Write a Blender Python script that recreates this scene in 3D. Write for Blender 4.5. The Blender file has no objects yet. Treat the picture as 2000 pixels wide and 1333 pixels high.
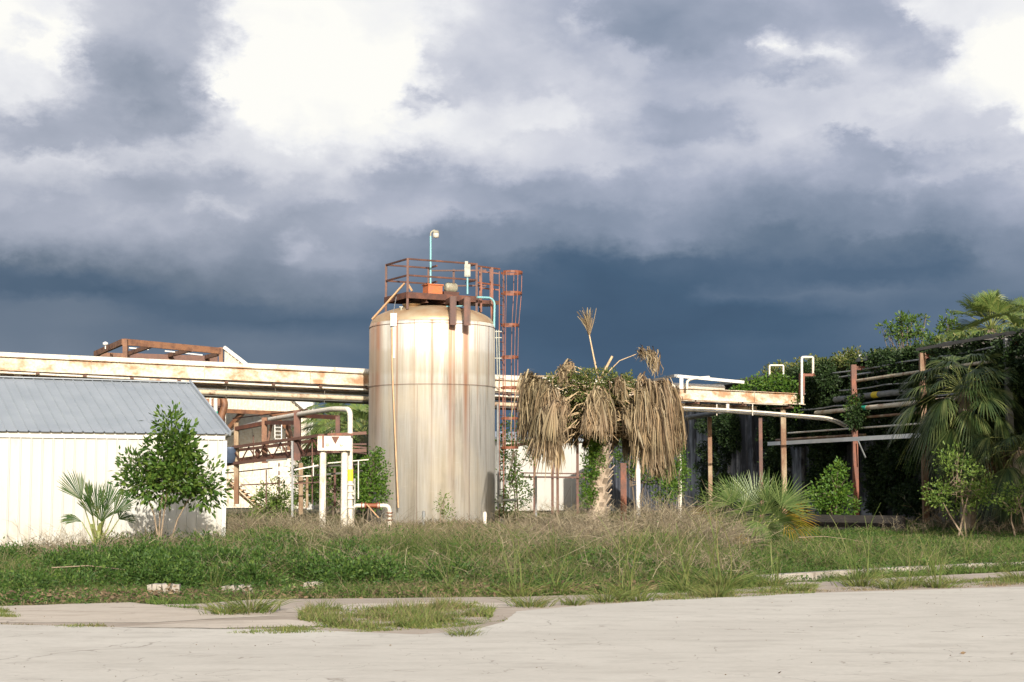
import bpy, math, random
import numpy as np
from mathutils import Vector
random.seed(7); RS = np.random.RandomState(11)
SC = bpy.context.scene; COL = SC.collection
R = math.radians
# ------------------------------------------------------------------ camera
F = 3000.0; HZ = 929.0; CH = 1.65
TILT = math.atan((HZ - 666.5) / F)
cam = bpy.data.cameras.new('camera'); cam.sensor_width = 36; cam.lens = F / 2000 * 36
cam.clip_start = 0.1; cam.clip_end = 3000
co = bpy.data.objects.new('camera', cam); COL.objects.link(co)
co.location = (0, 0, CH); co.rotation_euler = (math.pi / 2 + TILT, 0, 0); SC.camera = co
# ------------------------------------------------------------------ colour management, sun
EXPO = 0.8
SC.view_settings.view_transform = 'Standard'; SC.view_settings.look = 'None'
SC.view_settings.exposure = EXPO; SC.view_settings.gamma = 1
SC.render.engine = 'CYCLES'
SUN_AZ, SUN_EL = 171.0, 23.0      # clockwise from +Y
sdir = Vector((math.sin(R(SUN_AZ)) * math.cos(R(SUN_EL)), math.cos(R(SUN_AZ)) * math.cos(R(SUN_EL)), math.sin(R(SUN_EL))))
sl = bpy.data.lights.new('sun', 'SUN'); sl.energy = 4.2; sl.angle = R(0.5); sl.color = (1, .925, .82)
so = bpy.data.objects.new('sun', sl); COL.objects.link(so)
so.rotation_euler = sdir.to_track_quat('Z', 'Y').to_euler(); so.location = (20, -30, 30)
# ------------------------------------------------------------------ world: storm clouds placed by direction
def s2l(c):
    c = c / 255.0
    return c / 12.92 if c <= .04045 else ((c + .055) / 1.055) ** 2.4
SX = [0, 100, 200, 300, 400, 450, 500, 600, 700, 800, 900, 1000, 1200, 1300, 1400, 1600, 1700, 1800, 1900, 2000]
SG = {0:   [238,226,198,190,180,236,239,240,240,236,206,186,160,158,166,172,164,226,232,232],
      40:  [244,232,190,180,176,240,239,240,240,240,206,190,158,156,164,182,166,216,236,240],
      75:  [246,240,186,172,172,240,240,243,242,244,198,192,160,160,166,206,172,192,244,250],
      110: [236,252,180,162,168,240,244,247,246,244,196,200,166,164,166,218,196,184,238,250],
      150: [226,240,178,154,162,238,248,251,250,246,194,205,178,178,174,224,206,188,236,244],
      190: [226,212,176,150,162,242,250,252,250,238,206,212,192,176,184,206,214,212,222,246],
      225: [200,184,168,150,160,238,244,250,248,236,220,226,198,160,180,206,212,216,206,236],
      265: [184,162,164,168,190,226,226,238,242,232,224,222,204,166,190,202,206,202,204,214],
      300: [198,188,188,196,205,208,210,215,222,215,205,205,192,185,188,182,172,170,182,198],
      375: [180,180,176,168,180,190,178,186,190,178,180,172,158,160,158,148,146,158,162,172],
      450: [162,164,170,168,172,160,154,156,160,146,148,140,134,136,136,124,122,132,138,148],
      490: [134,140,150,156,158,150,144,150,156,138,128,118,112,112,118,108,106,116,124,136],
      525: [108,114,120,134,142,130,136,146,142,126,112,104, 92, 92, 98, 96, 94,104,112,122],
      565: [ 92, 94, 96,104,116,118,124,136,130,112,106, 98, 82, 84, 98,116,112,118,118,122],
      620: [118,118,112,104,100,104,106,100, 96, 94, 94, 90, 84, 86, 88, 96,100,106,110,112],
      690: [122,124,120,114,108,112,116,110,102, 96, 92, 88, 84, 84, 86, 90, 96,100,104,106],
      800: [120,120,116,112,110,110,108,104,100, 98, 94, 90, 86, 86, 86, 88, 92, 98,100,100]}
SY = sorted(SG)
def grey(px, py):
    px = min(max(px, 0), 2000); py = min(max(py, 0), 800)
    j = max(i for i in range(len(SX)) if SX[i] <= px); j = min(j, len(SX) - 2)
    i = max(k for k in range(len(SY)) if SY[k] <= py); i = min(i, len(SY) - 2)
    a = (px - SX[j]) / (SX[j+1] - SX[j]); b = (py - SY[i]) / (SY[i+1] - SY[i])
    g = lambda r, c: SG[SY[r]][c]
    return (g(i,j)*(1-a)+g(i,j+1)*a)*(1-b) + (g(i+1,j)*(1-a)+g(i+1,j+1)*a)*b
FEAT = [ # cx, cy, rx, ry, tilt(px per px), grey, weight
 (140,310,150,10,0,206,.5),(190,325,130,16,-.02,208,.7),(350,358,110,26,.06,166,.8),(110,412,70,20,0,160,.7),(265,425,60,14,.05,186,.6),(440,408,60,13,0,196,.8),(350,456,50,12,.05,182,.6),
 (640,432,75,20,.0,154,.8),(572,486,34,22,-.2,184,.8),(655,520,60,22,0,168,.6),(20,532,120,20,.15,88,.7),(180,563,120,16,.16,90,.8),(420,605,150,17,.1,93,.8),(640,622,130,14,.03,90,.8),
 (90,610,140,26,.0,120,.7),(330,655,160,20,.05,114,.6),(560,672,120,12,0,118,.6),
 (845,202,62,13,-.25,176,.8),(760,250,40,9,-.2,200,.5),(870,110,34,22,0,190,.6),(835,98,20,18,0,196,.6),(1060,225,80,28,.1,224,.6),(1350,242,80,28,0,163,.85),(1230,255,60,16,0,176,.5),(1100,282,80,14,.1,194,.5),(1120,312,120,16,0,208,.5),
 (830,352,110,28,.05,164,.8),(990,382,100,22,.05,156,.8),(800,428,80,18,-.05,186,.7),(960,462,110,26,.02,128,.85),(1110,432,80,20,0,142,.7),(1200,380,90,22,.05,160,.6),(1270,450,90,26,0,146,.6),(1060,520,80,22,.0,100,.6),
 (1200,545,200,38,-.05,80,.8),(1380,525,90,20,-.1,96,.5),(1700,308,65,30,.3,150,.85),(1700,262,80,10,-.02,206,.7),(1980,292,60,26,-.3,204,.7),(1860,328,110,16,-.3,196,.6),(1720,452,110,22,.05,134,.7),(1560,472,80,24,0,116,.7),
 (1790,492,110,22,.05,100,.7),(1690,542,150,20,-.1,90,.8),(1970,482,60,22,.1,132,.7),(1720,562,170,11,-.06,117,.8),(1460,578,120,12,-.12,108,.7),(1900,585,130,16,0,106,.6),(1420,625,200,26,0,78,.7),(1130,640,160,34,0,78,.6),
 (1350,40,170,46,.05,154,.8),(1143,48,20,30,.3,212,.6),(1225,118,50,26,.2,204,.6),(1010,120,80,30,.1,196,.5),(1524,80,24,24,-.2,232,.95),(1614,104,34,12,.1,222,.9),(1520,138,110,16,.1,164,.8),(1580,60,60,24,.1,164,.6),(1768,58,26,30,.4,178,.8),(1820,108,46,20,.35,176,.8),
 (1700,30,70,20,.1,168,.7),(1950,78,60,36,0,250,.8),(1880,22,90,26,0,230,.8),(1790,20,20,14,.3,240,.7),(1960,160,50,26,-.3,244,.8),(1990,218,26,20,.3,248,.9),(1905,232,70,22,.15,204,.9),(1860,210,26,12,.0,205,.9),(1940,214,22,12,.1,206,.9),(1780,240,70,24,.1,198,.6),
 (100,100,42,30,.3,252,.9),(60,50,26,26,0,246,.7),(105,45,26,22,0,246,.7),(60,60,26,16,.2,212,.6),(170,20,14,10,0,196,.8),(60,150,60,26,.5,218,.6),
 (300,140,115,75,.0,152,.75),(300,40,120,60,.1,182,.7),(350,215,60,40,-.3,152,.8),(130,262,120,34,.0,162,.85),(250,195,70,14,0,178,.5),(436,140,14,16,0,226,.7),(446,172,24,20,0,255,.95),(600,150,170,70,0,252,.7),(700,230,80,24,.3,248,.8),(470,262,70,26,.5,212,.6),(560,310,110,26,.1,214,.6)]
_g0 = grey
def grey(px, py):
    g = _g0(px, py)
    for cx, cy, rx, ry, tl, v, wt in FEAT:
        x = (px-cx)/(rx*1.15); y = (py-cy-tl*(px-cx))/(ry*1.15); q = x*x+y*y
        if q < 1.9:
            t = min(1, max(0, (1.9-q)/1.45)); g += (v-g)*wt*t*t*(3-2*t)
    return g
def world():
    w = bpy.data.worlds.new('World'); SC.world = w; w.use_nodes = True; SC.world = None
    nt = w.node_tree; N = nt.nodes; L = nt.links; N.clear()
    def n(t, **k):
        x = N.new(t)
        for a, b in k.items(): setattr(x, a, b)
        return x
    def m(op, a, b=None, c=None):
        x = n('ShaderNodeMath', operation=op)
        for i, v in enumerate((a, b, c)):
            if v is None: continue
            if isinstance(v, (int, float)): x.inputs[i].default_value = v
            else: L.new(v, x.inputs[i])
        return x.outputs[0]
    def rng(v, a, b, c, d, smooth=False):
        x = n('ShaderNodeMapRange'); x.interpolation_type = 'SMOOTHSTEP' if smooth else 'LINEAR'
        L.new(v, x.inputs[0])
        for i, q in enumerate((a, b, c, d)): x.inputs[i+1].default_value = q
        return x.outputs[0]
    tc = n('ShaderNodeTexCoord'); sx = n('ShaderNodeSeparateXYZ'); L.new(tc.outputs['Generated'], sx.inputs[0])
    X, Y, Z = sx.outputs
    az0 = m('ARCTAN2', X, Y); el0 = m('ARCSINE', Z)
    cv = n('ShaderNodeCombineXYZ'); L.new(az0, cv.inputs[0]); L.new(m('MULTIPLY', el0, 1.5), cv.inputs[1])
    nz = n('ShaderNodeTexNoise'); nz.noise_dimensions = '3D'; L.new(cv.outputs[0], nz.inputs['Vector'])
    nz.inputs['Scale'].default_value = 26; nz.inputs['Detail'].default_value = 9; nz.inputs['Roughness'].default_value = .64
    sc = n('ShaderNodeSeparateColor'); L.new(nz.outputs['Color'], sc.inputs[0])
    wamp = rng(el0, R(4.5), R(11), .022, .062, True)
    az = m('ADD', az0, m('MULTIPLY', m('SUBTRACT', sc.outputs[0], .5), wamp))
    el = m('ADD', el0, m('MULTIPLY', m('SUBTRACT', sc.outputs[1], .5), m('MULTIPLY', wamp, .75)))
    fl = rng(az, R(-20), 0, 0, 1); fr = rng(az, 0, R(20), 0, 1); side = m('GREATER_THAN', az, 0)
    els = [0, 2.5, 3.7]+[4.4+.45*i for i in range(30)]
    prev = None
    ct, st = math.cos(TILT), math.sin(TILT)
    for i, e in enumerate(els):
        outs = []
        for half in (0, 1):
            vals = []
            for k in range(32):
                t = k / 31; a = R(-20 + 20 * half + 20 * t); er = R(e)
                d = (math.sin(a)*math.cos(er), math.cos(a)*math.cos(er), math.sin(er))
                fw = d[1]*ct + d[2]*st; up = -d[1]*st + d[2]*ct; vals.append((t, grey(1000 + F*d[0]/fw, 666.5 - F*up/fw) / 255))
            gt = bpy.data.node_groups.new('cloud_row', 'ShaderNodeTree')
            gt.interface.new_socket('Fac', in_out='INPUT', socket_type='NodeSocketFloat'); gt.interface.new_socket('Grey', in_out='OUTPUT', socket_type='NodeSocketFloat')
            r = gt.nodes.new('ShaderNodeValToRGB'); r.color_ramp.interpolation = 'LINEAR'; cr = r.color_ramp
            while len(cr.elements) < 32: cr.elements.new(.5)
            for k, (t, g) in enumerate(vals): cr.elements[k].position = t; cr.elements[k].color = (g, g, g, 1)
            gi = gt.nodes.new('NodeGroupInput'); go = gt.nodes.new('NodeGroupOutput'); gt.links.new(gi.outputs[0], r.inputs[0]); gt.links.new(r.outputs[0], go.inputs[0])
            gn = n('ShaderNodeGroup'); gn.node_tree = gt; L.new(fl if half == 0 else fr, gn.inputs[0]); outs.append(gn.outputs[0])
        hx = n('ShaderNodeMix', data_type='FLOAT'); L.new(side, hx.inputs[0]); L.new(outs[0], hx.inputs[2]); L.new(outs[1], hx.inputs[3]); out = hx.outputs[0]
        if prev is not None:
            mx = n('ShaderNodeMix', data_type='FLOAT'); L.new(rng(el, R(els[i-1]), R(e), 0, 1), mx.inputs[0])
            L.new(prev, mx.inputs[2]); L.new(out, mx.inputs[3]); out = mx.outputs[0]
        prev = out
    # billow detail
    n2 = n('ShaderNodeTexNoise'); L.new(cv.outputs[0], n2.inputs['Vector']); n2.inputs['Scale'].default_value = 15
    n2.inputs['Detail'].default_value = 10; n2.inputs['Roughness'].default_value = .5; n2.inputs['Distortion'].default_value = .25
    cs = n('ShaderNodeCombineXYZ'); L.new(m('MULTIPLY', az0, 1), cs.inputs[0]); L.new(m('MULTIPLY', el0, 4), cs.inputs[1]); cs.inputs[2].default_value = 3
    n3 = n('ShaderNodeTexNoise'); L.new(cs.outputs[0], n3.inputs['Vector']); n3.inputs['Scale'].default_value = 6
    n3.inputs['Detail'].default_value = 7; n3.inputs['Roughness'].default_value = .5
    dt = m('ADD', m('MULTIPLY', m('SUBTRACT', n2.outputs[0], .5), rng(el0, R(4.5), R(11), .06, .24, True)),
           m('MULTIPLY', m('SUBTRACT', n3.outputs[0], .5), rng(el0, R(3), R(12), .07, .06)))
    g = m('ADD', m('ADD', prev, dt), rng(el0, R(6), R(10), 0, .028, True))
    hi = rng(el0, R(18), R(40), 0, 1, True)      # above the frame: broken grey cloud
    mh = n('ShaderNodeMix', data_type='FLOAT'); L.new(hi, mh.inputs[0]); L.new(g, mh.inputs[2])
    L.new(m('ADD', .72, m('MULTIPLY', m('SUBTRACT', n2.outputs[0], .5), .8)), mh.inputs[3]); g = mh.outputs[0]
    crb = None
    path = [(60,(56,76,100)),(85,(73,97,122)),(100,(87,108,132)),(120,(107,124,145)),(150,(139,151,171)),(180,(173,180,198)),(210,(208,211,222)),(235,(238,239,242)),(252,(255,254,248))]
    rr_ = []
    for tint in (0, 1):
        cr = n('ShaderNodeValToRGB'); L.new(g, cr.inputs[0]); E = cr.color_ramp.elements
        while len(E) < len(path): E.new(.5)
        for k, (v, c) in enumerate(path):
            if tint == 0: gm = sum(c)/3; c = tuple(q+(gm-q)*(.18 if 105 < v < 215 else .12) for q in c)
            E[k].position = v / 255; E[k].color = tuple(s2l(q) for q in c) + (1,)
        rr_.append(cr.outputs[0])
    tm = n('ShaderNodeMix', data_type='RGBA'); L.new(rng(az0, R(-14), R(6), 0, 1, True), tm.inputs[0]); L.new(rr_[0], tm.inputs[6]); L.new(rr_[1], tm.inputs[7])
    BG = .1; gain = 1 / (BG * 2 ** EXPO)
    mc = n('ShaderNodeVectorMath', operation='SCALE'); L.new(tm.outputs[2], mc.inputs[0]); mc.inputs['Scale'].default_value = gain
    sky = n('ShaderNodeTexSky'); sky.sky_type = 'NISHITA'; sky.sun_disc = False
    sky.sun_elevation = R(SUN_EL); sky.sun_rotation = R(SUN_AZ); sky.dust_density = 2.5
    back = rng(Y, .45, -.25, 0, 1, True)
    mm = n('ShaderNodeMix', data_type='RGBA'); L.new(back, mm.inputs[0]); L.new(mc.outputs[0], mm.inputs[6]); L.new(sky.outputs[0], mm.inputs[7])
    bg = n('ShaderNodeBackground'); bg.inputs[1].default_value = BG; L.new(mm.outputs[2], bg.inputs[0])
    ow = n('ShaderNodeOutputWorld'); L.new(bg.outputs[0], ow.inputs[0]); SC.world = w
world()
# ------------------------------------------------------------------ helpers
_ct, _st = math.cos(TILT), math.sin(TILT)
def P(px, py, d):
    a = (px - 1000) / F; b = (666.5 - py) / F
    y = _ct - b * _st; z = _st + b * _ct
    return Vector((a * d / y, d, CH + z * d / y))
def G(px, py, z=0.0):
    q = P(px, py, 1.0) - Vector((0, 0, CH)); t = (z - CH) / q.z
    return Vector((q.x * t, q.y * t, z))
ORG = {}
def link(name, me, mat, parent=None, loc=None):
    o = bpy.data.objects.new(name, me); COL.objects.link(o)
    if mat: me.materials.append(mat)
    if parent is not None:
        o.parent = parent; org = ORG[parent.name]
    else:
        org = Vector(loc) if loc is not None else Vector((0, 0, 0)); o.location = org
    ORG[o.name] = org
    if org.length > 0:
        n = len(me.vertices); a = np.empty(n * 3); me.vertices.foreach_get('co', a)
        a = a.reshape(-1, 3) - np.array(org); me.vertices.foreach_set('co', a.ravel()); me.update()
    return o
def tag(o, label=None, cat=None, group=None, kind=None):
    if label: o['label'] = label
    if cat: o['category'] = cat
    if group: o['group'] = group
    if kind: o['kind'] = kind
    return o
def thing(name, loc, label, cat, group=None):
    o = bpy.data.objects.new(name, None); COL.objects.link(o); o.location = loc; o.empty_display_size = .2
    ORG[o.name] = Vector(loc); return tag(o, label, cat, group)
def copy_tree(o, loc, rz=0, sc=1, label=None):
    def rec(s, par):
        c = s.copy(); COL.objects.link(c); c.parent = par
        for ch in list(s.children): rec(ch, c)
        return c
    c = rec(o, None); c.location = loc; c.rotation_euler = (0, 0, rz); c.scale = (sc, sc, sc)
    if label: c['label'] = label
    return c
class MB:
    def __init__(s): s.v = []; s.f = []; s.sm = []; s.cuts = []
    def add(s, vs, fs, smooth=False):
        b = len(s.v); s.v += [tuple(v) for v in vs]; s.f += [tuple(i + b for i in f) for f in fs]; s.sm += [smooth] * len(fs); return s
    def box(s, c, dx, dy, dz, ux=(1,0,0), uy=(0,1,0), uz=(0,0,1)):
        c = Vector(c); ux, uy, uz = Vector(ux)*dx/2, Vector(uy)*dy/2, Vector(uz)*dz/2
        vs = [c+ux*i+uy*j+uz*k for k in (-1,1) for j in (-1,1) for i in (-1,1)]
        return s.add(vs, [(0,2,3,1),(4,5,7,6),(0,1,5,4),(2,6,7,3),(0,4,6,2),(1,3,7,5)])
    def bar(s, a, b, w, h=None, up=(0,0,1)):
        a, b = Vector(a), Vector(b); h = h or w; d = b - a; l = d.length
        if l < 1e-6: return s
        d /= l; up = Vector(up)
        if abs(d.dot(up)) > .98: up = Vector((1,0,0)) if abs(d.x) < .9 else Vector((0,1,0))
        sd = d.cross(up).normalized(); u = sd.cross(d)
        return s.box((a+b)/2, l, w, h, d, sd, u)
    def ibeam(s, a, b, w, h, t=.02):
        s.bar(a, b, t, h - 2*t - .002); z = Vector((0,0,(h - t)/2))
        s.bar(Vector(a)+z, Vector(b)+z, w, t); return s.bar(Vector(a)-z, Vector(b)-z, w, t)
    def tube(s, pts, r, n=10, caps=True, bend=0):
        pts = [Vector(p) for p in pts]
        if bend and len(pts) > 2:
            q = [pts[0]]
            for i in range(1, len(pts)-1):
                a, b, c = pts[i-1], pts[i], pts[i+1]
                k = min(bend, (a-b).length*.49, (c-b).length*.49)
                p0 = b+(a-b).normalized()*k; p1 = b+(c-b).normalized()*k
                for t in (0,.2,.4,.6,.8,1): q.append(p0*(1-t)**2+b*2*t*(1-t)+p1*t*t)
            q.append(pts[-1]); pts = q
        m = len(pts); rr = r if isinstance(r, (list, tuple)) else [r]*m
        T = [((pts[min(i+1,m-1)]-pts[max(i-1,0)]).normalized()) for i in range(m)]
        u = T[0].orthogonal().normalized(); vs = []
        for i in range(m):
            u = (u - T[i]*u.dot(T[i])).normalized(); w = T[i].cross(u)
            for k in range(n):
                a = 2*math.pi*k/n; vs.append(pts[i]+(u*math.cos(a)+w*math.sin(a))*rr[i])
        fs = [(i*n+k, i*n+(k+1)%n, (i+1)*n+(k+1)%n, (i+1)*n+k) for i in range(m-1) for k in range(n)]
        s.add(vs, fs, True)
        if caps: s.add(vs[:n], [tuple(range(n-1,-1,-1))]); s.add(vs[-n:], [tuple(range(n))])
        return s
    def lathe(s, c, prof, n=48, smooth=True):
        c = Vector(c); vs = []
        for r, z in prof:
            for k in range(n):
                a = 2*math.pi*k/n; vs.append(c+Vector((r*math.cos(a), r*math.sin(a), z)))
        return s.add(vs, [(i*n+k, i*n+(k+1)%n, (i+1)*n+(k+1)%n, (i+1)*n+k) for i in range(len(prof)-1) for k in range(n)], smooth)
    def sheet(s, p0, u, L, nrm, top, bot, sp=.235, rw=.04, rd=.02, up=(0,0,1)):
        p0, u, nrm, up = map(Vector, (p0, u, nrm, up)); prof = []; x = 0
        while x < L - 1e-6:
            for dx, o in ((0,0),(sp-rw,0),(sp-rw*.7,rd),(sp-rw*.3,rd)):
                if x+dx <= L: prof.append((x+dx, o))
            x += sp
        prof.append((L, 0)); vs = []
        for x, o in prof:
            for h in (bot(x), top(x)): vs.append(p0+u*x+nrm*o+up*h)
        k = len(prof)
        return s.add(vs, [(2*i, 2*i+2, 2*i+3, 2*i+1) for i in range(k-1)])
    def cut(s): s.cuts.append((len(s.v), len(s.f))); return s
    def build_each(s, name, mat, parent=None):
        a = (0, 0)
        for b in s.cuts:
            q = MB(); q.v = s.v[a[0]:b[0]]; q.f = [tuple(i-a[0] for i in f) for f in s.f[a[1]:b[1]]]; q.sm = s.sm[a[1]:b[1]]; q.build(name, mat, parent); a = b
    def build(s, name, mat, parent=None, loc=None):
        me = bpy.data.meshes.new(name); me.from_pydata(s.v, [], s.f)
        me.polygons.foreach_set('use_smooth', s.sm); me.update()
        return link(name, me, mat, parent, loc)
def npmesh(name, V, Q, mat, parent=None, loc=None, smooth=False):
    """V (n,3), Q (m,4) quads"""
    me = bpy.data.meshes.new(name); V = np.asarray(V, dtype=np.float32); Q = np.asarray(Q, dtype=np.int32)
    me.vertices.add(len(V)); me.vertices.foreach_set('co', V.ravel())
    me.loops.add(Q.size); me.loops.foreach_set('vertex_index', Q.ravel())
    me.polygons.add(len(Q)); me.polygons.foreach_set('loop_start', np.arange(0, Q.size, 4, dtype=np.int32))
    me.polygons.foreach_set('loop_total', np.full(len(Q), 4, dtype=np.int32))
    me.update(calc_edges=True)
    return link(name, me, mat, parent, loc)
def nrmz(a): return a / np.maximum(np.linalg.norm(a, axis=-1, keepdims=True), 1e-9)
def leaves(pos, dr, size, ratio=.42, fold=.15):
    """leaf-shaped folded diamonds (2 quads each)"""
    n = len(pos); dr = nrmz(dr); rnd = nrmz(RS.normal(size=(n,3)))
    sd = nrmz(np.cross(dr, rnd)); up = np.cross(sd, dr); s = size[:,None]
    b = pos; t = pos+dr*s; mid = pos+dr*s*.5; l = pos+dr*s*.42+sd*s*ratio*.5+up*s*fold*.5; r = pos+dr*s*.42-sd*s*ratio*.5+up*s*fold*.5
    l2 = pos+dr*s*.72+sd*s*ratio*.36+up*s*fold*.3; r2 = pos+dr*s*.72-sd*s*ratio*.36+up*s*fold*.3
    V = np.stack([b, l, l2, t, r2, r], 1).reshape(-1,3)
    i = np.arange(n)[:,None]*6
    Q = np.concatenate([i+np.array([[0,1,2,3]]), i+np.array([[0,3,4,5]])], 0)
    return V, Q
def ribbons(base, d0, length, width, bendv, nseg=3, taper=True):
    """ribbons from base along d0, bending by bendv*t^2"""
    n = len(base); d0 = nrmz(d0)
    sd = nrmz(np.cross(d0, nrmz(RS.normal(size=(n,3))+np.array([0,-.001,0])))); rows = []
    for k in range(nseg+1):
        t = k/nseg; c = base+d0*(length*t)[:,None]+bendv*(length*t*t)[:,None]
        w = width*(1-t)*1.0+width*.12 if taper else width*(1-.5*t)
        rows += [c-sd*(w/2)[:,None], c+sd*(w/2)[:,None]]
    V = np.stack(rows, 1).reshape(-1,3); m = 2*(nseg+1); i = np.arange(n)[:,None]*m
    Q = np.concatenate([i+np.array([[2*k,2*k+1,2*k+3,2*k+2]]) for k in range(nseg)], 0)
    return V, Q
def cat_mesh(parts):
    Vs = []; Qs = []; b = 0
    for V, Q in parts: Vs.append(V); Qs.append(Q+b); b += len(V)
    return np.concatenate(Vs), np.concatenate(Qs)
# ------------------------------------------------------------------ materials
def newmat(name):
    m = bpy.data.materials.new(name); m.use_nodes = True; nt = m.node_tree; b = nt.nodes['Principled BSDF']; return m, nt, b
def lin(c): return tuple(c) + (1,)
def ramp(nt, src, stops, interp='LINEAR'):
    r = nt.nodes.new('ShaderNodeValToRGB'); r.color_ramp.interpolation = interp; E = r.color_ramp.elements
    while len(E) < len(stops): E.new(.5)
    for k, (p, c) in enumerate(stops): E[k].position = p; E[k].color = lin(c) if len(c) == 3 else c
    nt.links.new(src, r.inputs[0]); return r.outputs[0]
def noise(nt, scale, detail=6, stretch=(1,1,1), rough=.55, dist=0):
    tc = nt.nodes.new('ShaderNodeTexCoord'); mp = nt.nodes.new('ShaderNodeMapping'); mp.inputs['Scale'].default_value = stretch
    nt.links.new(tc.outputs['Object'], mp.inputs[0]); n = nt.nodes.new('ShaderNodeTexNoise')
    n.inputs['Scale'].default_value = scale; n.inputs['Detail'].default_value = detail; n.inputs['Roughness'].default_value = rough
    n.inputs['Distortion'].default_value = dist
    nt.links.new(mp.outputs[0], n.inputs['Vector']); return n.outputs[0]
def mixc(nt, fac, a, b, mode='MIX'):
    m = nt.nodes.new('ShaderNodeMix'); m.data_type = 'RGBA'; m.blend_type = mode
    for i, v in ((0, fac), (6, a), (7, b)):
        if isinstance(v, (int, float)): m.inputs[i].default_value = v
        elif isinstance(v, tuple): m.inputs[i].default_value = lin(v)
        else: nt.links.new(v, m.inputs[i])
    return m.outputs[2]
def bump(nt, b, src, st, dist=.02):
    n = nt.nodes.new('ShaderNodeBump'); n.inputs['Strength'].default_value = st; n.inputs['Distance'].default_value = dist
    nt.links.new(src, n.inputs['Height']); nt.links.new(n.outputs[0], b.inputs['Normal'])
def flat(name, c1, c2=None, scale=3, rough=.6, metal=0, stretch=(1,1,1), bmp=0):
    m, nt, b = newmat(name); c2 = c2 or tuple(x*.75 for x in c1)
    nz = noise(nt, scale, 7, stretch); nt.links.new(ramp(nt, nz, [(.3,c1),(.7,c2)]), b.inputs['Base Color'])
    b.inputs['Roughness'].default_value = rough; b.inputs['Metallic'].default_value = metal
    if bmp: bump(nt, b, noise(nt, scale*8, 5), bmp)
    return m
def rusty(name, paint, amount=.5, scale=1.5, stretch=(1,1,1), rust=((.20,.07,.03),(.09,.035,.02)), rough=.6):
    m, nt, b = newmat(name)
    n1 = noise(nt, scale, 9, stretch, .62); n2 = noise(nt, scale*9, 5, (1,1,1))
    th = .72-.42*amount
    f = ramp(nt, n1, [(th-.09,(0,0,0)),(th+.07,(1,1,1))])
    pc = mixc(nt, ramp(nt, n2, [(.35,(0,0,0)),(.7,(1,1,1))]), paint, tuple(x*y for x, y in zip(paint, (.84,.74,.6))))
    rc = mixc(nt, n2, rust[0], rust[1]); nt.links.new(mixc(nt, f, pc, rc), b.inputs['Base Color'])
    b.inputs['Roughness'].default_value = rough; bump(nt, b, n2, .25, .01); return m
def foliage(name, cols, trans=.35, rough=.5):
    m, nt, b = newmat(name); g = nt.nodes.new('ShaderNodeNewGeometry')
    n = len(cols); c = ramp(nt, g.outputs['Random Per Island'], [(i/(n-1), k) for i, k in enumerate(cols)])
    nz = noise(nt, .9, 4); c = mixc(nt, ramp(nt, nz, [(.35,(0,0,0)),(.65,(1,1,1))]), c, mixc(nt, 1.0, c, (.72,.78,.7), 'MULTIPLY'))
    nt.links.new(c, b.inputs['Base Color']); b.inputs['Roughness'].default_value = rough; b.inputs['Specular IOR Level'].default_value = .3
    t = nt.nodes.new('ShaderNodeBsdfTranslucent'); nt.links.new(c, t.inputs[0])
    mx = nt.nodes.new('ShaderNodeMixShader'); mx.inputs[0].default_value = trans
    nt.links.new(b.outputs[0], mx.inputs[1]); nt.links.new(t.outputs[0], mx.inputs[2])
    nt.links.new(mx.outputs[0], nt.nodes['Material Output'].inputs[0]); return m
M = {}
def shed_mat():
    m, nt, b = newmat('white painted sheet'); n1 = noise(nt, 1.0, 8, (1,1,.3)); n2 = noise(nt, 5, 7, (1,1,.6))
    c = ramp(nt, n1, [(.3,(.455,.45,.415)),(.7,(.415,.41,.37))])
    tc = nt.nodes.new('ShaderNodeTexCoord'); sp = nt.nodes.new('ShaderNodeSeparateXYZ'); nt.links.new(tc.outputs['Object'], sp.inputs[0])
    mr = nt.nodes.new('ShaderNodeMapRange'); nt.links.new(sp.outputs[2], mr.inputs[0])
    for i, v in enumerate((.05,.75,.9,0)): mr.inputs[i+1].default_value = v
    ml = nt.nodes.new('ShaderNodeMath'); ml.operation = 'MULTIPLY'; nt.links.new(mr.outputs[0], ml.inputs[0]); nt.links.new(ramp(nt, n2, [(.38,(0,0,0)),(.65,(1,1,1))]), ml.inputs[1])
    c = mixc(nt, ml.outputs[0], c, (.26,.215,.15)); c = mixc(nt, ramp(nt, n2, [(.62,(0,0,0)),(.8,(.5,.5,.5))]), c, (.33,.30,.25))
    nt.links.new(c, b.inputs['Base Color']); b.inputs['Roughness'].default_value = .5; return m
M['white'] = shed_mat()
M['whitetrim'] = flat('white trim', (.62,.61,.57), (.52,.52,.50), 2, .5)
M['greyroof'] = flat('galvanised roof', (.30,.33,.36), (.25,.28,.31), 1.6, .55, .3, (1,1,.3))
M['creamrust'] = rusty('cream paint with rust', (.59,.545,.455), .38, 1.6, (1,1,1.5), ((.40,.24,.13),(.27,.14,.075)))
M['cream'] = rusty('cream panel', (.56,.54,.475), .05, 1.0, (1,1,.3), ((.45,.28,.15),(.35,.2,.1)))
M['creamdull'] = rusty('dull cream pipe', (.46,.41,.31), .3, 2.5)
M['pipewhite'] = rusty('white pipe', (.60,.58,.53), .12, 2.2, (1,1,1), ((.40,.20,.09),(.25,.10,.05)))
M['postwhite'] = rusty('white post', (.62,.61,.56), .17, 2.6, (1,1,.4), ((.42,.20,.08),(.28,.11,.05)))
M['pipegrey'] = flat('grey pipe', (.22,.23,.225), (.12,.125,.12), 4, .6)
M['pipedark'] = flat('dark pipe', (.07,.075,.07), (.12,.10,.08), 4, .6)
M['rust'] = rusty('rusted steel', (.13,.05,.03), .6, 3, (1,1,.7), ((.085,.032,.02),(.045,.02,.014)))
M['rustred'] = rusty('red rust', (.20,.06,.025), .5, 3, (1,1,.6), ((.13,.042,.02),(.06,.024,.014)))
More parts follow.
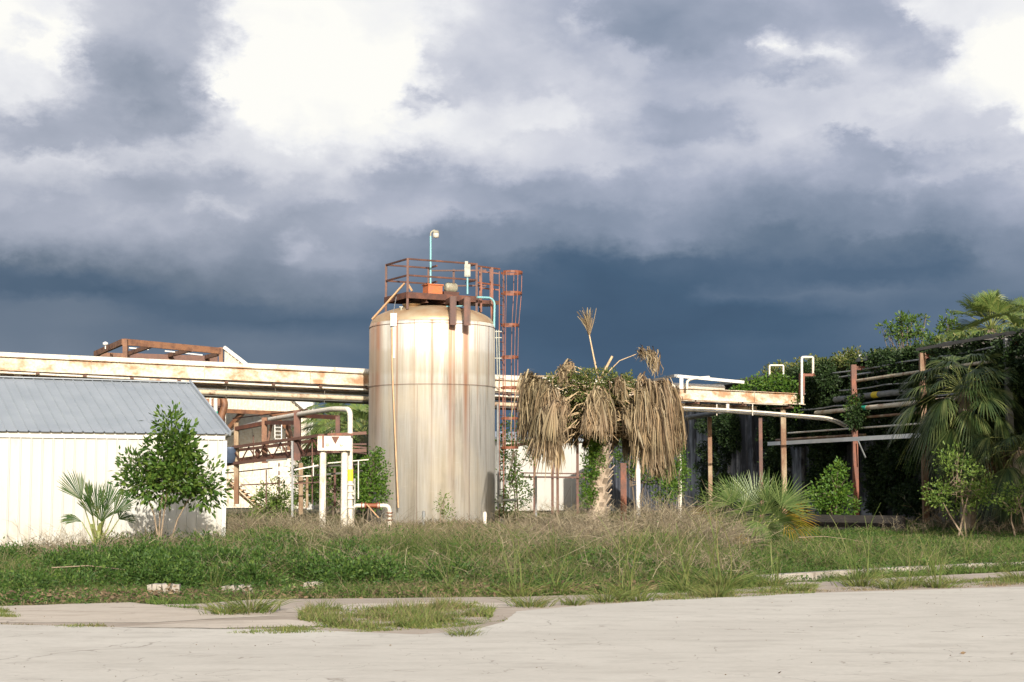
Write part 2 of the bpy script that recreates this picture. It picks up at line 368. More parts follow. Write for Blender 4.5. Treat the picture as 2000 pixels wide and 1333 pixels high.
M['brownbeam'] = rusty('brown primer', (.19,.09,.045), .4, 2.5, (1,1,1), ((.12,.052,.028),(.07,.032,.018)))
M['darkbrown'] = flat('dark brown steel', (.085,.045,.032), (.13,.06,.04), 4, .7)
M['orange'] = rusty('orange box', (.42,.13,.045), .3, 4, (1,1,1), ((.35,.10,.05),(.3,.1,.05)))
M['rackpost'] = rusty('post paint over rust', (.28,.22,.14), .6, 2.2, (1,1,.35), ((.19,.085,.03),(.09,.042,.018)))
M['teal'] = flat('pale teal pole', (.20,.42,.44), (.15,.34,.36), 5)
M['green'] = flat('green band', (.02,.36,.24)); M['yellow'] = flat('yellow band', (.85,.62,.03), (.7,.5,.03))
M['boxgrey'] = flat('grey enamel', (.33,.34,.29), (.20,.20,.16), 9, .5)
M['motor'] = flat('grey green motor', (.30,.31,.24), (.20,.16,.11), 9, .6)
M['blue'] = flat('dark blue drum', (.07,.10,.16), (.05,.07,.11), 5, .5)
M['tan'] = flat('tan brace', (.50,.33,.18), (.4,.24,.13), 5)
M['brightwhite'] = flat('bright white gutter', (.8,.8,.78), (.7,.7,.68), 2, .4)
M['glass'] = flat('lamp glass', (.5,.48,.42), (.6,.56,.5), 5, .2)
M['bluegrey'] = flat('blue grey wall', (.06,.07,.09), (.035,.04,.055), 1.5, .7, 0, (1,1,.3))  # colours darkened to stand for the shade on this wall
M['cablegrey'] = flat('grey cable', (.25,.26,.26), (.18,.18,.18), 5)
M['bark'] = flat('bark', (.16,.12,.085), (.09,.07,.05), 12, .9, 0, (1,1,.3), .4)
M['thintrunk'] = flat('pale stem', (.26,.20,.14), (.16,.12,.08), 12, .9)
M['palmtrunk'] = flat('palm boots', (.40,.33,.25), (.20,.15,.11), 7, .9, 0, (1,1,.5), .5)
M['petiole'] = flat('dry petiole', (.50,.38,.23), (.36,.25,.14), 6, .7)
M['petgreen'] = flat('green petiole', (.14,.19,.05), (.22,.22,.06), 6, .6)
M['weedleaf'] = foliage('weed leaf', [(.025,.06,.012),(.06,.12,.02),(.04,.085,.015),(.12,.18,.035)], .3, .6)
M['dead'] = foliage('dead palm leaf', [(.10,.065,.038),(.29,.20,.115),(.17,.115,.07),(.42,.32,.205),(.055,.035,.022),(.23,.165,.10),(.33,.27,.19)], .15, .8)
M['palmg'] = foliage('palmetto leaf', [(.05,.09,.022),(.11,.165,.05),(.08,.125,.035),(.19,.235,.085),(.03,.06,.015)], .3, .45)
M['vinedark'] = foliage('shaded vine leaf', [(.012,.028,.008),(.025,.05,.012),(.018,.038,.01),(.045,.075,.02)], .2, .6)  # darker copy of the vine leaf, with shade put into its colours
M['palmy2'] = foliage('young palm leaf', [(.014,.042,.010),(.03,.07,.015),(.045,.09,.02),(.11,.12,.04)], .25, .45)
M['palmy'] = foliage('yellowing leaf', [(.42,.30,.03),(.30,.26,.03),(.50,.30,.04),(.26,.13,.03)], .3, .5)
M['palmd'] = foliage('cabbage palm leaf', [(.022,.04,.014),(.04,.065,.02),(.03,.05,.016),(.075,.10,.032),(.12,.14,.05)], .2, .45)  # leaf colours lowered to carry the shade over the right side
M['palmb'] = foliage('far palm leaf', [(.10,.16,.04),(.17,.22,.06),(.12,.18,.05),(.22,.24,.07)], .3, .45)
M['leafs'] = foliage('sapling leaf', [(.04,.085,.015),(.08,.14,.025),(.055,.11,.02),(.12,.17,.03),(.05,.09,.02)], .3, .4)
M['leafs2'] = foliage('sapling leaf light', [(.03,.07,.014),(.08,.15,.025),(.05,.105,.018),(.15,.22,.04),(.035,.08,.015)], .35, .4)
M['vine'] = foliage('vine leaf', [(.05,.12,.015),(.10,.19,.025),(.07,.15,.02),(.15,.22,.03)], .35, .5)
M['vinedull'] = foliage('dull vine leaf', [(.045,.075,.018),(.09,.12,.03),(.15,.17,.045),(.18,.16,.06)], .3, .6)
M['shrub'] = foliage('shrub leaf', [(.08,.15,.025),(.14,.22,.04),(.20,.26,.06),(.10,.17,.03)], .35, .5)
M['grass'] = foliage('grass blade', [(.035,.075,.012),(.075,.135,.022),(.10,.16,.03),(.15,.20,.05),(.05,.10,.016),(.20,.20,.075)], .3, .7)
M['drygrass'] = foliage('dry grass blade', [(.18,.135,.08),(.29,.23,.145),(.13,.095,.06),(.23,.19,.11),(.12,.12,.045)], .2, .9)
M['twig'] = foliage('dry twig', [(.13,.10,.068),(.23,.185,.125),(.09,.068,.047),(.31,.26,.18),(.16,.13,.09)], .0, .9)
M['tuft'] = foliage('tuft blade', [(.09,.14,.03),(.14,.19,.045),(.21,.21,.07),(.09,.13,.03),(.27,.22,.10)], .35, .6)
M['litter'] = foliage('leaf litter', [(.10,.065,.04),(.17,.115,.07),(.06,.04,.025),(.22,.16,.10)], 0, .9)
def tank_mat():
    m, nt, b = newmat('stained stainless steel')
    v1 = noise(nt, 1.5, 9, (1,1,.05), .68); v2 = noise(nt, 9, 6, (1,1,.03), .6); n3 = noise(nt, .6, 6, (1,1,.8), .6)
    h = noise(nt, 3, 6, (1,1,9), .6)
    c = ramp(nt, v1, [(.30,(.13,.112,.085)),(.42,(.27,.255,.22)),(.55,(.38,.375,.355)),(.66,(.19,.172,.14))])
    c = mixc(nt, ramp(nt, v2, [(.45,(0,0,0)),(.75,(.42,.42,.42))]), c, (.22,.175,.125))
    c = mixc(nt, ramp(nt, n3, [(.45,(0,0,0)),(.7,(.5,.5,.5))]), c, (.48,.42,.32))
    c = mixc(nt, ramp(nt, h, [(.6,(0,0,0)),(.78,(.3,.3,.3))]), c, (.45,.46,.46))
    # rust runs under the brackets, a wide dark reflection painted in far left, and a rusty ring near the base, fixed to the shell
    tc = nt.nodes.new('ShaderNodeTexCoord'); sp = nt.nodes.new('ShaderNodeSeparateXYZ'); nt.links.new(tc.outputs['Object'], sp.inputs[0])
    def mm(op, a, b_=None, c_=None):
        x = nt.nodes.new('ShaderNodeMath'); x.operation = op
        for i, v in enumerate((a, b_, c_)):
            if v is None: continue
            if isinstance(v, (int, float)): x.inputs[i].default_value = v
            else: nt.links.new(v, x.inputs[i])
        return x.outputs[0]
    X, Y, Z = sp.outputs
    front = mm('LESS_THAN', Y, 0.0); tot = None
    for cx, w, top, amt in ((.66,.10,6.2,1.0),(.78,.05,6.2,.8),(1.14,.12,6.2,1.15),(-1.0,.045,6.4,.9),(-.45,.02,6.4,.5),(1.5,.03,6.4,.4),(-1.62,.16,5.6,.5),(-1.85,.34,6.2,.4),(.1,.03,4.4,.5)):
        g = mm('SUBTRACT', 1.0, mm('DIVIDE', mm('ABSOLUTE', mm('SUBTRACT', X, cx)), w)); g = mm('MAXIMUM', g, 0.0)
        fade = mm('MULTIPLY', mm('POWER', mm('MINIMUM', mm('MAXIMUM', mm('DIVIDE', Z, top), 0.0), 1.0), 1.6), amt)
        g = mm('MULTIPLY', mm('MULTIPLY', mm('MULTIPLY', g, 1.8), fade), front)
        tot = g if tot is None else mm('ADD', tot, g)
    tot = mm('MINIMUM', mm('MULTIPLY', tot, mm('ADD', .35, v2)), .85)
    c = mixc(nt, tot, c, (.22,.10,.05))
    bd = mm('MAXIMUM', mm('SUBTRACT', 1.0, mm('DIVIDE', mm('ABSOLUTE', mm('SUBTRACT', mm('ADD', Z, mm('MULTIPLY', v1, .5)), 5.45)), .45)), 0.0)
    c = mixc(nt, mm('MULTIPLY', mm('MULTIPLY', mm('MINIMUM', mm('MULTIPLY', bd, 3.0), 1.0), v2), .75), c, (.24,.20,.14))
    low = mm('MAXIMUM', mm('SUBTRACT', 1.0, mm('DIVIDE', Z, .32)), 0.0)
    c = mixc(nt, mm('MULTIPLY', low, .8), c, (.25,.15,.09))
    nt.links.new(c, b.inputs['Base Color']); b.inputs['Metallic'].default_value = .62
    nt.links.new(ramp(nt, v2, [(.3,(.46,)*3),(.7,(.62,)*3)]), b.inputs['Roughness'])
    b.inputs['Anisotropic'].default_value = .85
    bump(nt, b, v1, .12, .03)
    return m
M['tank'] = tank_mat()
def dome_mat():
    m, nt, b = newmat('tank dome steel'); n1 = noise(nt, 1.2, 7)
    nt.links.new(ramp(nt, n1, [(.35,(.50,.40,.26)),(.55,(.42,.28,.16)),(.7,(.30,.17,.09))]), b.inputs['Base Color'])
    b.inputs['Metallic'].default_value = .5; b.inputs['Roughness'].default_value = .5; return m
M['dome'] = dome_mat()
def wall_mat():
    m, nt, b = newmat('mildewed block wall')
    n1 = noise(nt, .55, 9, (1,1,.35), .65); n2 = noise(nt, 2.2, 8, (1,1,.25), .6)
    c = ramp(nt, n1, [(.40,(.30,.30,.31)),(.47,(.14,.145,.155)),(.53,(.02,.02,.022))])
    c = mixc(nt, ramp(nt, n2, [(.5,(0,0,0)),(.62,(.8,.8,.8))]), c, (.045,.045,.045))
    nt.links.new(c, b.inputs['Base Color']); b.inputs['Roughness'].default_value = .85
    return m
M['mildew'] = wall_mat()
def concrete(name, c1, c2, c3, crack=.5):
    m, nt, b = newmat(name)
    n1 = noise(nt, .22, 8, (1,2.2,1), .6); n2 = noise(nt, 14, 6, (1,1.6,1), .7); n3 = noise(nt, 1.1, 9, (1,2.6,1), .7)
    c = ramp(nt, n1, [(.38,c1),(.62,c2)])
    c = mixc(nt, ramp(nt, n3, [(.48,(0,0,0)),(.68,(.7,.7,.7))]), c, c3)
    c = mixc(nt, ramp(nt, n2, [(.35,(.35,.35,.35)),(.6,(0,0,0))]), c, tuple(x*.72 for x in c1))
    tc = nt.nodes.new('ShaderNodeTexCoord'); wn = nt.nodes.new('ShaderNodeTexNoise'); wn.inputs['Scale'].default_value = 1.1; wn.inputs['Detail'].default_value = 6
    nt.links.new(tc.outputs['Object'], wn.inputs['Vector'])
    ad = nt.nodes.new('ShaderNodeVectorMath'); ad.operation = 'MULTIPLY_ADD'; nt.links.new(wn.outputs['Color'], ad.inputs[0]); ad.inputs[1].default_value = (1.1,1.1,0)
    nt.links.new(tc.outputs['Object'], ad.inputs[2])
    vo = nt.nodes.new('ShaderNodeTexVoronoi'); vo.feature = 'DISTANCE_TO_EDGE'; vo.inputs['Scale'].default_value = .42
    nt.links.new(ad.outputs[0], vo.inputs['Vector'])
    ck = ramp(nt, vo.outputs['Distance'], [(.0,(crack,)*3),(.004,(0,0,0))])
    gate = ramp(nt, noise(nt, .9, 6, (1,1,1)), [(.5,(0,0,0)),(.56,(1,1,1))])
    c = mixc(nt, mixc(nt, 1.0, ck, gate, 'MULTIPLY'), c, (.10,.08,.06))
    v2 = nt.nodes.new('ShaderNodeTexVoronoi'); v2.feature = 'DISTANCE_TO_EDGE'; v2.inputs['Scale'].default_value = 1.7; nt.links.new(ad.outputs[0], v2.inputs['Vector'])
    g2_ = ramp(nt, noise(nt, 1.9, 7, (1,1.7,1)), [(.53,(0,0,0)),(.6,(1,1,1))]); c = mixc(nt, mixc(nt, 1.0, ramp(nt, v2.outputs['Distance'], [(.0,(.75,)*3),(.014,(0,0,0))]), g2_, 'MULTIPLY'), c, (.16,.13,.10))
    st_ = ramp(nt, noise(nt, .7, 8, (1,2.6,1), .7, .4), [(.55,(0,0,0)),(.72,(.45,.45,.45))]); c = mixc(nt, st_, c, tuple(x*.78 for x in c3))
    nt.links.new(c, b.inputs['Base Color']); b.inputs['Roughness'].default_value = .9
    bump(nt, b, n2, .5, .006); return m
M['lot'] = concrete('sun bleached concrete', (.49,.462,.405), (.43,.402,.35), (.34,.31,.265), .6)
M['apron'] = concrete('weathered apron', (.47,.41,.335), (.40,.345,.28), (.27,.22,.17), .8)
M['gutter'] = concrete('dirty asphalt strip', (.31,.26,.205), (.38,.32,.26), (.22,.175,.13), .5)
M['kerb'] = flat('old kerb concrete', (.36,.33,.29), (.22,.19,.155), 3, .9, 0, (1,1,1), .4)
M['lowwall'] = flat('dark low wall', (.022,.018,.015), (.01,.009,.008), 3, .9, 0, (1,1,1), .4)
def soil_mat():
    m, nt, b = newmat('soil under weeds'); n1 = noise(nt, .9, 8); n2 = noise(nt, 12, 6)
    c = ramp(nt, n1, [(.35,(.06,.075,.022)),(.5,(.085,.085,.035)),(.65,(.13,.10,.06))])
    c = mixc(nt, ramp(nt, n2, [(.4,(0,0,0)),(.65,(.6,.6,.6))]), c, (.05,.04,.025))
    nt.links.new(c, b.inputs['Base Color']); b.inputs['Roughness'].default_value = 1; bump(nt, b, n2, .8, .04); return m
M['soil'] = soil_mat()
# ------------------------------------------------------------------ ground, lot, apron, kerb
def poly_sheet(name, pts, z, mat, kind='structure', thick=.05, jag=0, sub=1):
    """flat slab from an outline of ground points"""
    q = []
    for i, p in enumerate(pts):
        p2 = pts[(i+1) % len(pts)]; n = max(1, int((p2-p).length/.12)) if jag and (p2-p).length < 14 else 1
        for k in range(n):
            c = p.lerp(p2, k/n)
            if jag and k: c = c+Vector((random.uniform(-jag,jag), random.uniform(-jag,jag), 0))
            q.append(Vector((c.x, c.y, z)))
    n = len(q); mb = MB(); lo = [Vector((c.x, c.y, z-thick)) for c in q]
    mb.add(q+lo, [tuple(range(n))]+([(i, i+n, (i+1) % n+n, (i+1) % n) for i in range(n)] if z > .01 else [])) if z > .01 else mb.add(q, [tuple(range(n))])
    o = mb.build(name, mat); return tag(o, kind=kind)
def ground():
    xs = np.concatenate([np.linspace(-700,-40,12), np.linspace(-36,36,73), np.linspace(40,700,12)])
    ys = np.concatenate([np.linspace(-300,0,6), np.linspace(2,80,79), np.linspace(90,1200,14)])
    V = []; nx = len(xs)
    for y in ys:
        for x in xs:
            z = -.06
            if 24 < y < 80 and abs(x) < 37: z += .03*math.sin(x*1.3)*math.cos(y*.9)
            V.append((x, y, z))
    Q = [(j*nx+i, j*nx+i+1, (j+1)*nx+i+1, (j+1)*nx+i) for j in range(len(ys)-1) for i in range(nx-1)]
    tag(npmesh('ground', np.array(V), np.array(Q), M['soil']), kind='structure')
ground()
edge = [G(*p) for p in [(-500,1212),(0,1222),(300,1229),(600,1233),(820,1242),(920,1234),(985,1217),(1010,1196),(1150,1184),(1300,1174),(1600,1160),(2000,1148),(2600,1132)]]
poly_sheet('parking_lot', [Vector((-60,-60,0)), Vector((60,-60,0)), Vector((60,edge[-1].y,0))]+edge[::-1]+[Vector((-60,edge[0].y,0))], .012, M['lot'], jag=.012)
poly_sheet('gutter_strip', [G(*p) for p in [(-500,1235),(0,1240),(600,1250),(900,1250),(1050,1210),(1300,1190),(2000,1160),(2600,1145),(2600,1085),(2000,1116),(1700,1131),(1500,1140),(1290,1158),(1000,1166),(500,1171),(380,1180),(0,1184),(-500,1184)]], .0, M['gutter'], jag=.02)
poly_sheet('concrete_apron', [G(*p) for p in [(-500,1212),(0,1217),(300,1217),(430,1209),(560,1203),(480,1203),(400,1194),(300,1182),(250,1177),(0,1185),(-500,1187)]], .004, M['apron'], jag=.02)
poly_sheet('sidewalk', [G(*p) for p in [(560,1197),(760,1190),(1000,1187),(1010,1180),(900,1176),(700,1180),(560,1190)]], .004, M['apron'], jag=.02)
poly_sheet('pavement', [G(*p) for p in [(230,1226),(420,1229),(720,1223),(560,1212),(430,1214)]], .008, M['apron'], jag=.02)
# ------------------------------------------------------------------ white shed on the left
def shed():
    a = G(0,1078); d1 = a.y; b = P(435,1066,36.0); b.z = 0
    u = (b-a); u.z = 0; u.normalize(); nb = Vector((-u.y, u.x, 0)); nf = -nb
    L = 14.0; a = b-u*L; he = 2.64; hw = 3.17; hr = 3.95
    r = thing('metal_shed', (a+b)/2+nb*hw, 'long white metal shed with a grey ribbed roof behind the small broadleaf tree', 'shed')
    w = MB(); w.sheet(a, u, L, nf, lambda x: he-.02, lambda x: -.1, .235, .045, .035)
    w.sheet(b, nb, 2*hw, u, lambda x: he-.03+(hr-he)*(1-abs(x-hw)/hw), lambda x: -.1, .235, .03, .018)
    w.sheet(a, nb, 2*hw, -u, lambda x: he-.03+(hr-he)*(1-abs(x-hw)/hw), lambda x: -.1, .235, .03, .018)
    w.sheet(a+nb*2*hw, u, L, nb, lambda x: he-.02, lambda x: -.1, .235, .03, .018)
    w.build('wall', M['white'], r)
    rf = MB(); sl = Vector((nb.x*hw, nb.y*hw, hr-he)); sl_n = sl.normalized(); up = u.cross(sl_n); ln = sl.length
    oh = .16
    e0 = a+Vector((0,0,he+.03))-u*.1-sl_n*oh
    rf.sheet(e0, u, L+.2, up, lambda x: ln+oh, lambda x: 0, .235, .035, .03, sl_n)
    sl2 = Vector((-nb.x*hw, -nb.y*hw, hr-he)).normalized(); up2 = -u.cross(sl2)
    rf.sheet(a+nb*2*hw+Vector((0,0,he+.03))-u*.1-sl2*oh, u, L+.2, up2, lambda x: ln+oh, lambda x: 0, .235, .035, .03, sl2)
    roof = rf.build('roof', M['greyroof'], r)
    c = MB(); rg = a+nb*hw+Vector((0,0,hr+.045)); c.bar(rg-u*.1, rg+u*(L+.1), .22, .025); c.build('ridge_cap', M['greyroof'], r)
    t = MB(); z = Vector((0,0,he-.10)); t.bar(a+nf*.035+z, b+nf*.035+z, .03, .12)
    t.build('fascia', M['whitetrim'], r)
    t = MB(); t.bar(b+nf*.03+Vector((0,0,0)), b+nf*.03+Vector((0,0,he-.18)), .10, .03, up=nf); t.build('corner_trim', M['whitetrim'], r)
    k = MB()
    for sv, st in ((sl_n, b+Vector((0,0,he+.05))-sl_n*oh), ):
        k.bar(st+u*.09, st+u*.09+sv*(ln+oh), .05, .11)
    k.build('rake_trim', M['greyroof'], r)
shed()
# ------------------------------------------------------------------ main pipe rack
RA = P(-60,687,46.4); RB = P(1602,773,61.0)
def rk(px, dy=0, off=0.0):
    """point on the rack's line under picture column px; dy = pixels below the top pipe's centre, off = metres behind"""
    t = (px+60)/1662; inv = (1-t)/46.4+t/61.0; d = 1/inv
    y = 687+(773-687)*t+dy
    return P(px, y, d)+RN*off
RN = Vector((-(RB-RA).y, (RB-RA).x, 0)).normalized()
def main_rack():
    r = thing('pipe_rack', Vector((rk(760).x, rk(760).y, 0)), 'long elevated cream pipe rack with rusty girders passing behind the steel tank', 'pipe rack')
    m = MB(); m.tube([rk(-60,4,.25), rk(1420,-6,.25)], .115, 12); o = m.build('top_pipe', M['pipewhite'], r)
    f = MB()
    for px in (240, 505, 640, 1060, 1345): q = rk(px, 3 if px < 1000 else -3, .25); dr = (RB-RA).normalized(); f.tube([q-dr*.04, q+dr*.04], .135, 12).cut()
    f.build_each('flange', M['pipewhite'], o)
    def lift(px): return 6*max(0,(px-700)/900)
    for off, nm in ((0,'girder'),(1.05,'girder')):
        g = MB(); k = 24
        a, b = rk(-60,20,off), rk(1570,9,off)
        g.ibeam(a, b, .20, .44 if off == 0 else .44, .022)
        n = 26
        for i in range(n+1):
            c = a.lerp(b, i/n)
            if i % 3 == 0: g.bar(c+Vector((0,0,-.19))-RN*.045, c+Vector((0,0,.19))-RN*.045, .012, .07, up=RN)
        g.build('girder', M['creamrust'], r)
    # lower light beam
    g = MB(); g.ibeam(rk(-60,42,.75), rk(1500,30,.75), .14, .2, .015); g.build('lower_beam', M['creamrust'], r)
    br = MB()
    for px in range(-20, 1560, 92):
        q = rk(px, 36-10*max(0,(px-200)/1400), .2); br.bar(q-RN*.35, q+RN*.95, .10, .06); br.bar(q-RN*.15-Vector((0,0,.02)), q-RN*.15+Vector((0,0,.15)), .09, .05).cut()
    br.build_each('cross_bearer', M['darkbrown'], r)
    for (dy0, dy1, off, rad, mat, x0, x1) in ((38,32,-.05,.035,'pipewhite',-60,1330),(52,42,.35,.05,'pipegrey',-60,1330),(60,46,.05,.08,'creamdull',-60,1330),(66,52,.5,.055,'pipedark',-60,1330),
                                              (44,34,.55,.035,'pipedark',-60,1500)):
        t = MB(); pts = [rk(x0+(x1-x0)*k/10, dy0+(dy1-dy0)*k/10, off)+Vector((0,0,-.015*math.sin(math.pi*k))) for k in range(11)]
        t.tube(pts, rad, 9); t.build('pipe', M[mat], r)
    h = MB()
    for px in range(60, 1300, 96):
        q = rk(px, 36, .1); h.bar(q, q-Vector((0,0,.45)), .018, .018); h.bar(q-Vector((0,0,.45)), q-Vector((0,0,.45))+RN*.5, .03, .03).cut()
    h.build_each('hanger', M['pipedark'], r)
    # posts
    for px, mat, w in ((42,'creamrust',.22),(1544,'rackpost',.22)):
        q = rk(px, 20, .5); m = MB(); m.ibeam(Vector((q.x,q.y,0)), Vector((q.x,q.y,q.z)), w, w, .02); 
        m = MB(); m.bar((q.x,q.y,-.1), (q.x,q.y,q.z-.1), w*.9, w*.9); m.build('post', M[mat], r)
    # short vertical pipe drops
    m = MB(); q = rk(368,40,-.05); m.tube([q, q-Vector((0,0,.36))], .07, 8).cut(); q = rk(1418,26,-.1); m.tube([q, q-Vector((0,0,.30))], .07, 8).cut(); m.build_each('pipe_stub', M['pipewhite'], r)
main_rack()
# white raised pipe frame on the rack's right end
def rack_frame():
    a = P(1322,733,57.5)
    r = thing('raised_pipework', Vector((a.x,a.y,a.z-.5)), 'white open pipe frame standing above the right end of the pipe rack', 'pipe frame')
    m = MB(); m.bar(P(1322,735,57.5), P(1452,747,59), .11, .11); m.bar(P(1328,733,57.5)+Vector((.05,0,.0)), P(1328,760,57.5)+Vector((.05,0,0)), .13, .13); m.build('frame', M['whitetrim'], r)
    m = MB(); m.bar(P(1320,734,57.6), P(1235,752,63), .12, .10); m.build('side_rail', M['cablegrey'], r)
    m = MB(); m.tube([P(1342,760,57.8), P(1342,744,57.8), P(1352,740,57.8), P(1385,737,58.2)], .05, 8, bend=.1); m.build('pipe', M['pipewhite'], r)
rack_frame()
def lower_pipes():
    r = thing('pipe_bundle', P(1440,805,57.3), 'pair of white pipes slung under the rack right of the dead palm', 'pipes')
    for dy, dd in ((0,0),(5,.25)):
        m = MB(); m.tube([P(1322,796+dy,56.4+dd), P(1400,799+dy,57+dd), P(1500,806+dy,57.6+dd), P(1560,811+dy,58+dd), P(1625,816+dy,58.4+dd), P(1664,836+dy,58.6+dd)], .042, 9, bend=.5); m.build('pipe', M['pipewhite'], r)
    m = MB(); m.tube([P(1335,818,60), P(1420,803,63)], .10, 10); m.build('duct', M['pipegrey'], r)
    for px in (1400,1470):
        m = MB(); m.tube([P(px,812,57.3), P(px,790,57.3)], .02, 6); m.build('hanger', M['pipewhite'], r)
lower_pipes()
for (x0,y0,x1,y1,x2,y2,lb) in ((1503,727,1530,714,1530,728,'small white pipe hoop standing on the vine covered roof edge'),):
    m = MB(); m.tube([P(x0,y0+8,62), P(x0,y1,62), P(x1,y1,62), P(x2,y2+8,62)], .038, 8, bend=.06)
    tag(m.build('pipe_hoop', M['pipewhite'], None, P(x0,y0+8,62)), lb, 'pipe')
m = MB(); m.tube([P(1566,790,60), P(1566,698,60), P(1588,698,60.3), P(1588,730,60.3)], .05, 8, bend=.08)
m_o = tag(m.build('pipe_hoop', M['pipewhite'], None, P(1566,790,60)), 'tall white pipe hoop rising beside the red rusty stub post', 'pipe')
m = MB(); m.bar(P(1566,772,60.2), P(1566,730,60.2), .2, .2); m.bar(P(1566,733,60.2), P(1592,733,60.2), .16, .1)
tag(m.build('rack_post', M['rustred'], None, P(1566,772,60.2)), 'short red rusty post with a side arm at the end of the pipe rack', 'post')
# ------------------------------------------------------------------ steel tank
TC = Vector((P(843,929,49.5).x, 49.5, 0)); TR = 2.03; TH = 6.46
def tank():
    r = thing('storage_tank', TC, 'tall stained stainless steel storage tank with a rusty railed platform on top', 'tank')
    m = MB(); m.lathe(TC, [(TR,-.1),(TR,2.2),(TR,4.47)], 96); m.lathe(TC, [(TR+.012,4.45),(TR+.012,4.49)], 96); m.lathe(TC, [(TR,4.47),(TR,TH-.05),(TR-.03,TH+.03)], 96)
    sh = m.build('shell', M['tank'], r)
    m = MB(); m.lathe(TC, [(TR+.006,4.462),(TR+.018,4.465),(TR+.018,4.478),(TR+.006,4.48)], 96); m.lathe(TC, [(TR+.004,6.365),(TR+.012,6.37),(TR+.012,6.38),(TR+.004,6.385)], 96)
    for a in (-52,-100,-25): 
        c = TC+Vector((math.cos(R(a))*(TR+.004), math.sin(R(a))*(TR+.004), 0)); n = Vector((math.cos(R(a)), math.sin(R(a)),0))
        z0, z1 = ((0,4.45) if a != -25 else (4.5,6.36)); m.bar(c+Vector((0,0,z0)), c+Vector((0,0,z1)), .008, .012, up=n)
    m.build('weld_seam', M['darkbrown'], r)
    m = MB(); pr = []
    for k in range(15): t = k/14; rr = TR*math.cos(t*math.pi/2*.97)*.985; pr.append((max(rr,.02), TH+.02+.62*math.sin(t*math.pi/2)**1.0))
    m.lathe(TC, pr, 96); m.build('dome', M['dome'], r)
    # platform
    N = Vector((P(794,929,48.0).x, 48.0, 0)); u = Vector((.87,.49,0)).normalized(); v = Vector((-u.y,u.x,0))
    LU, LV = 2.46, 1.62; zf, zt = 7.40, 8.47
    def C(a, b, z): return N+u*a+v*b+Vector((0,0,z))
    m = MB(); m.add([C(0,0,zf),C(LU,0,zf),C(LU,LV,zf),C(0,LV,zf),C(0,0,zf-.03),C(LU,0,zf-.03),C(LU,LV,zf-.03),C(0,LV,zf-.03)], [(0,1,2,3),(4,7,6,5),(0,4,5,1),(1,5,6,2),(2,6,7,3),(3,7,4,0)])
    for a, b in (((-.03,-.03),(LU+.03,-.03)),((-.03,-.03),(-.03,LV+.03)),((-.03,LV+.03),(LU+.03,LV+.03)),((LU+.03,-.03),(LU+.03,LV+.03))):
        m.bar(C(a[0],a[1],zf-.10), C(b[0],b[1],zf-.10), .05, .19)
    m.build('platform', M['rust'], r)
    m = MB()
    for a in (.7, 1.35): m.ibeam(C(a,.05,zf-.2), C(a,LV-.02,zf-.2), .1, .18).cut()
    w = .9; q = C(LU+.06,.25,zf-.07)
    m.build_each('deck_beam', M['darkbrown'], r)
    m = MB(); m.add([q, q+u*w, q+u*w+v*.8, q+v*.8]+[x+Vector((0,0,-.12)) for x in (q, q+u*w, q+u*w+v*.8, q+v*.8)], [(0,1,2,3),(4,7,6,5),(0,4,5,1),(1,5,6,2),(2,6,7,3),(3,7,4,0)]); m.build('walkway', M['rust'], r)
    rail = MB(); th = .052
    for a, b in ((0,0),(LU,0),(LU,LV),(0,LV)):
        zb = {(0,0):6.85,(LU,0):6.72,(LU,LV):7.2,(0,LV):6.7}[(a,b)]
        rail.bar(C(a,b,zb), C(a,b,zt), .07, .07)
    for z in (zt-.02, zt-.54):
        rail.bar(C(0,0,z), C(LU,0,z), th, th); rail.bar(C(0,0,z), C(0,LV,z), th, th); rail.bar(C(0,LV,z), C(LU*.62,LV,z), th, th); rail.bar(C(LU,0,z), C(LU,LV*.45,z), th, th)
        rail.bar(C(LU*.62,LV,z), C(LU*.62,LV*.62,z), th, th)
    rail.bar(C(LU*.62,LV,6.9), C(LU*.62,LV,zt), .06, .06); rail.bar(C(LU*.62+.25,LV+.35,7.3), C(LU*.62+.25,LV+.35,zt), .06, .06)
    for z in (zt-.05, zt-.56): rail.bar(C(LU*.62,LV,z), C(LU*.62+.25,LV+.35,z), .05, .05); rail.bar(C(LU*.62+.25,LV+.35,z), C(LU+.9,LV*.62,z), .05, .05)
    rail.build('guardrail', M['rust'], r)
    # walkway posts toward the ladder
    m = MB()
    for px, d, y0, y1, w in ((940,49.3,522,610,.055),(961,49.6,523,640,.085),(958,50.6,522,600,.06),(938,50.8,527,615,.07)):
        m.bar(P(px,y1,d), P(px,y0,d), w, w)
    for y in (0, 32): m.bar(P(930,520+y,49.2), P(976,526+y,49.9), .05, .05); m.bar(P(940,531+y,50.9), P(976,535+y,51), .045, .045)
    m.build('walkway_rail', M['rustred'], r)
    # brackets
    for px, y0, y1 in ((885,579,635),(912.5,581,636)):
        m = MB(); a = P(px,y0,47.30); b = P(px,y1,47.30); m.bar(a, b, .15, .035, up=(0,1,0))
        m.bar(a+Vector((-.09,.06,0)), b+Vector((-.09,.06,0)), .02, .14, up=(0,1,0)); m.bar(a+Vector((.09,.06,0)), b+Vector((.09,.06,0)), .02, .14, up=(0,1,0))
        bo = m.build('bracket', M['rust'], r)
        m = MB(); m.bar(a+Vector((0,.1,-.08)), a+Vector((-.25,1.5,-.03)), .14, .16); m.build('bracket_arm', M['darkbrown'], bo)
    # orange box, motor, neck
    q = C(1.05,.35,zf); m = MB(); m.box(q+Vector((0,0,.15)), .5, .4, .3, u, v); m.box(q+Vector((0,0,.315)), .56, .46, .035, u, v); m.build('gear_box', M['orange'], r)
    q = C(1.62,.3,zf); m = MB(); m.box(q+Vector((0,0,.06)), .55, .34, .12, u, v); m.build('motor_base', M['rust'], r)
